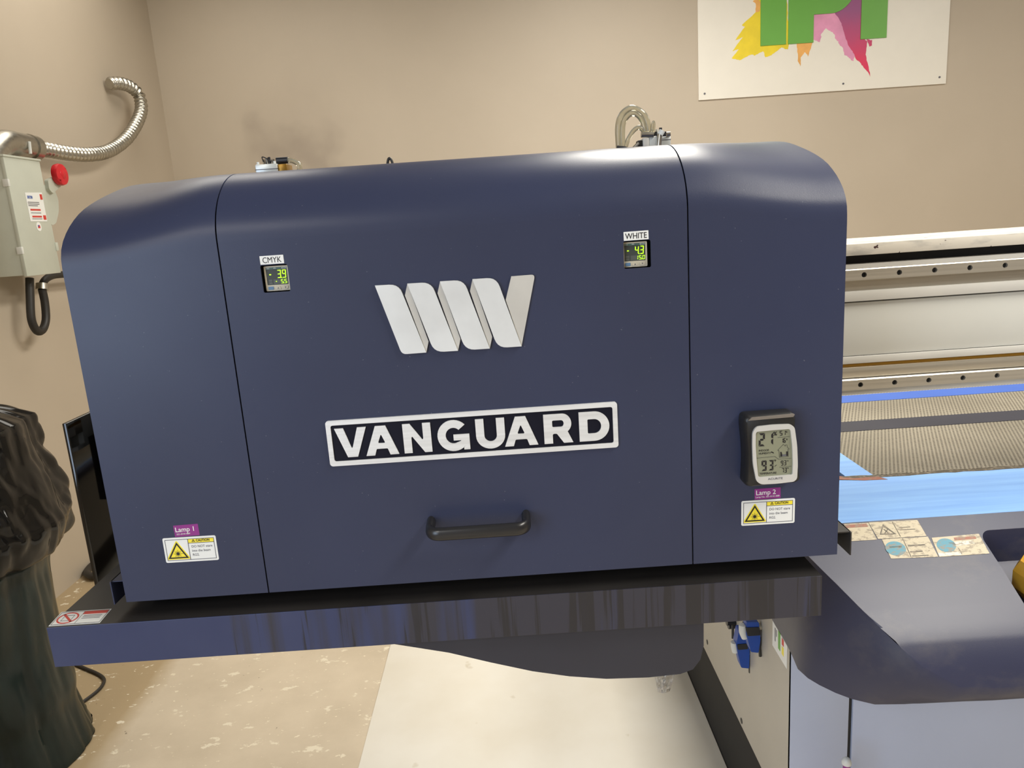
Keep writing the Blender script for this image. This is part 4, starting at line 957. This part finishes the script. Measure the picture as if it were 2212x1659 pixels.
# ================================================================== safety switch on the left wall
def switch():
    XF = XL+.16
    def q(x, y, X=XF): return onX(x, y, X)
    z1 = (q(12, 338).z+q(88, 345).z)/2; z0 = (q(55, 597).z+q(128, 590).z)/2; y0 = (q(12, 338).y+q(54, 597).y)/2; y1 = (q(88, 345).y+q(129, 590).y)/2
    t = thing('safety_switch', (XL, (y0+y1)/2, z0), 'pale grey electrical disconnect box with red handle knob on the left wall', 'switch box')
    MB().box(XL, XF-.012, y0+.004, y1-.004, z0+.004, z1-.004, .002).build('enclosure', 'switch_grey', t)
    MB().box(XF-.014, XF, y0, y1, z0, z1, .002).build('door', 'switch_grey', t)
    MB().box(XL, XF+.004, y0-.004, y1+.004, z1-.004, z1+.004, .001).build('rain_lip', 'switch_grey', t)
    for zz_ in (z1-.10, z0+.10):
        MB().box(XF-.02, XF+.002, y0-.004, y0+.008, zz_-.014, zz_+.014, .002).build('hinge', 'fitting_white', t)
    MB().box(XF-.02, XF+.004, y1-.006, y1+.012, z0+.09, z0+.125, .002).build('latch', 'switch_grey', t)
    fr = Fr((XF, 0, 0), (0, 1, 0), (0, 0, 1))
    def sq(x, y): p = q(x, y); return (p.y, p.z)
    Z = lambda zx, zy: (zx/2.675, 140+zy/2.675)
    lq = [sq(*Z(142, 738)), sq(*Z(240, 738)), sq(*Z(272, 905)), sq(*Z(176, 905))]
    lb = flat([lq], fr, .0003, .0012).build('rating_label', 'label_white', t, smooth=0)
    o = Vector(lq[3]); u = Vector(lq[2])-o; v = Vector(lq[0])-o
    def lp(a, b): p = o+u*a+v*b; return (p.x, p.y)
    f2 = Fr(fr.p(*lp(.08, .80), .0012), (0, 1, 0), (0, 0, 1))
    text('EATON', f2, abs(v.y)*.14, 0, .0008, 'LEFT', .03, .62).build('lettering', 'label_blue', lb, smooth=0)
    for (a, b, c_, d_, m_) in ((.84, .78, .98, .97, 'label_red'), (.12, .38, .72, .44, 'label_red'), (.15, .14, .72, .20, 'label_red'), (.80, .06, .97, .22, 'label_red'), (.05, .66, .72, .685, 'ink_grey'), (.05, .60, .72, .625, 'ink_grey'), (.05, .54, .6, .565, 'ink_grey'), (.12, .29, .72, .31, 'ink_grey'), (.12, .08, .72, .10, 'ink_grey')):
        flat([[lp(a, b), lp(c_, b), lp(c_, d_), lp(a, d_)]], fr, .0012, .0018).build('print_bar', m_, lb, smooth=0)
    c_ = sq(*Z(224, 935)); s = flat([circ(c_[0], c_[1], .016, 20, .018)], fr, .0003, .0012).build('round_sticker', 'label_white', t, smooth=0)
    flat([[(c_[0]-.007, c_[1]-.006), (c_[0]+.007, c_[1]-.006), (c_[0]+.007, c_[1]+.006), (c_[0]-.007, c_[1]+.006)]], fr, .0012, .0018).build('flag_red', 'label_red', s, smooth=0)
    flat([[(c_[0]-.007, c_[1]), (c_[0], c_[1]), (c_[0], c_[1]+.006), (c_[0]-.007, c_[1]+.006)]], fr, .0018, .0022).build('flag_blue', 'label_blue', s, smooth=0)
    # handle on the far side: quadrant plate, arm and red knob
    XH = XF-.045; fh = Fr((XH, 0, 0), (0, 1, 0), (0, 0, 1))
    def hq(x, y): p = onX(*Z(x, y), XH); return (p.y, p.z)
    flat([rpoly([hq(245, 690), hq(315, 720), hq(338, 780), hq(340, 850), hq(325, 915), hq(300, 930), hq(285, 880)], .012)], fh, -.012, .0).build('handle_plate', 'switch_grey', t, smooth=20)
    flat([rpoly([hq(255, 665), hq(320, 640), hq(352, 660), hq(345, 690), hq(285, 745), hq(262, 720)], .010)], fh, .0, .016).build('handle_arm', 'switch_grey', t, smooth=20)
    kc = onX(*Z(352, 634), XH+.035)
    rr = [(.0, .030), (.006, .043), (.020, .046), (.030, .043), (.034, .036), (.030, .030), (.030, .022), (.034, .018), (.035, .001)]
    MB().tube([(XH+.012+h, kc.y, kc.z) for h, _ in rr], [r for _, r in rr], 28).build('knob', 'switch_red', t, smooth=50)
    # hub and elbow on top of the box
    hb = [q(-22, 345, XF-.07), q(-10, 325, XF-.07), q(10, 308, XF-.07), q(40, 312, XF-.07), q(64, 318, XF-.07)]
    MB().tube(catmull(hb, 5), .048, 20).build('conduit_elbow', 'zinc', t, smooth=50)
    MB().tube([hb[-1]-Vector((0, .01, 0)), hb[-1]+(hb[-1]-hb[-2]).normalized()*.03], .053, 20).build('elbow_collar', 'zinc', t)
    MB().tube([q(63, 306, XF-.02), q(66, 332, XF-.02)], .006, 8).build('clamp_screw', 'fitting_white', t)
    # flexible metal conduit
    xs = [(80, 321, XF-.07), (104, 324, XF-.07), (145, 331, XF-.06), (190, 334, XF-.05), (232, 327, XF-.05), (268, 304, XF-.05), (292, 272, XF-.05), (305, 238, XF-.055), (301, 208, XF-.07), (285, 190, XF-.085), (264, 181, XL+.062), (247, 180, XL+.046), (240, 180.6, XL+.040), (236, 181.2, XL+.0365)]
    path = catmull([q(x, y, X) for x, y, X in xs], 30); L = 0; Rr = []; 
    for i, p in enumerate(path):
        if i: L += (p-path[i-1]).length
        Rr.append(.029+.0045*math.sin(L/.0135*math.pi))
    cn = tag(MB().tube(path, Rr, 18).build('flexible_conduit', 'zinc', smooth=70), 'ribbed metal conduit curling from the switch box into the left wall', 'conduit')
    # black cable loop below the box
    xs = [(64, 601), (65, 640), (68, 690), (80, 715), (92, 712), (99, 690), (97, 655), (91, 625)]
    cb = thing('cable_loop', (XF-.06, y0+.1, z0-.4), 'black cable hanging in a loop below the grey switch box', 'cable')
    MB().tube(catmull([q(x, y, XF-.08) for x, y in xs], 8), .016, 12).build('hanging_loop', 'cable_black', cb)
    MB().tube([q(91, 626, XF-.08), q(91, 613, XF-.08)], .024, 14).build('coupling', 'zinc', cb)
    MB().tube(catmull([q(91, 616, XF-.08), q(98, 604, XF-.08), (q(112, 596, XF-.08)), q(136, 593, XF-.08), q(180, 592, XF-.09), q(215, 591, XF-.12), q(232, 590, XL+.018)], 8), .015, 12).build('upper_run', 'cable_black', cb)
switch()

# ================================================================== poster high on the back wall
def poster():
    Y = YB-.012; ZS = 3.568
    def q(zx, zy): p = onY(1480+zx/ZS, zy/ZS, Y); return (p.x, p.z)
    fr = Fr((0, Y, 0), (1, 0, 0), (0, 0, 1))
    x0 = q(105, 783)[0]; x1 = q(2010, 632)[0]; z0 = (q(105, 783)[1]+q(2000, 634)[1])/2; z1 = 3.06
    t = thing('wall_sign', (x0, YB, z0), 'white wall sign with green letters over a yellow and magenta paint splash', 'sign')
    flat([[(x0, z0), (x1, z0), (x1, z1), (x0, z1)]], fr, -.012, 0).build('board', 'poster_white', t, smooth=0)
    random.seed(21)
    def ragged(pts, amp, n=12):
        out = []
        for i in range(len(pts)):
            a = Vector(pts[i]); b = Vector(pts[(i+1) % len(pts)])
            for k_ in range(n):
                p = a.lerp(b, k_/n); j = amp*(noise.noise(Vector((p.x*30, p.y*30, 1.3)))*1.6+noise.noise(Vector((p.x*90, p.y*60, 4.3)))*1.2); out.append((p.x+j, p.y+j*.7+random.uniform(-amp, amp)*.3))
        return out
    def sp(pts, m_, nm, h, amp=.006): flat([ragged([q(*p) for p in pts], amp)], fr, .0002, h).build(nm, m_, t, smooth=0)
    sp([(600, -60), (540, 20), (575, 60), (520, 118), (440, 190), (455, 210), (384, 312), (442, 288), (368, 392), (415, 378), (358, 450), (425, 462), (510, 418), (530, 432), (598, 395), (620, 440), (665, 425), (740, 368), (790, 386), (800, 330), (780, -60)], 'splash_yellow', 'yellow_splash', .0010, .004)
    sp([(545, 30), (520, 10), (560, -20), (580, 20), (572, 90), (540, 96)], 'splash_orange', 'orange_splash', .0012, .003)
    sp([(862, 330), (985, 320), (960, 392), (945, 436), (922, 402), (895, 440), (886, 512), (872, 465)], 'splash_orange', 'orange_splash', .0010, .003)
    sp([(980, 90), (1180, 60), (1330, -40), (1360, 250), (1300, 470), (1225, 425), (1190, 330), (1150, 280), (1085, 215), (1050, 260), (1030, 330), (985, 300)], 'splash_pink', 'pink_splash', .0008, .005)
    sp([(1140, 70), (1330, -60), (1380, -30), (1375, 290), (1405, 320), (1390, 420), (1425, 590), (1370, 505), (1330, 470), (1245, 320), (1205, 180)], 'splash_magenta', 'magenta_splash', .0012, .003)
    sp([(1400, 300), (1440, 310), (1440, 350), (1420, 360)], 'splash_magenta', 'magenta_drop', .0012, .002)
    zb = (q(580, 360)[1]+q(793, 343)[1]+q(1350, 298)[1])/3; zt = zb+.62
    ia, ib = q(580, 200)[0], q(777, 200)[0]
    flat([[(ia, zb), (ib, zb), (ib, zt), (ia, zt)]], fr, .0012, .006).build('letter_i', 'letter_green', t, smooth=0)
    pa, pb = q(793, 200)[0], q(988, 200)[0]; ja, jb = q(1353, 200)[0], q(1552, 200)[0]
    zp = q(1080, 107)[1]; r = (zt-zp)/2; xo = ja-.012; rx = .17
    bowl = [(xo-rx+rx*math.cos(a), zp+r+r*math.sin(a)) for a in [math.radians(-90+180*i/24) for i in range(25)]]
    inn = [(xo-rx-.02+.07*math.cos(a), zp+r+(r-.14)*math.sin(a)) for a in [math.radians(90-180*i/16) for i in range(17)]]
    flat([[(pa, zb), (pb, zb), (pb, zp)]+bowl+[(pa, zt)], [(pb, zp+2*r-.14)]+inn+[(pb, zp+.14)]], fr, .0012, .006).build('letter_p', 'letter_green', t, smooth=0)
    flat([[(ja, zb), (jb, zb), (jb, zt), (ja, zt)]], fr, .0012, .006).build('letter_i', 'letter_green', t, smooth=0)
    for zx, zy in ((150, 722), (1218, 645), (1960, 595)):
        a, b = q(zx, zy); flat([circ(a, b, .006, 10)], fr, 0, .003).build('wall_screw', 'ink_grey', t, smooth=0)
poster()
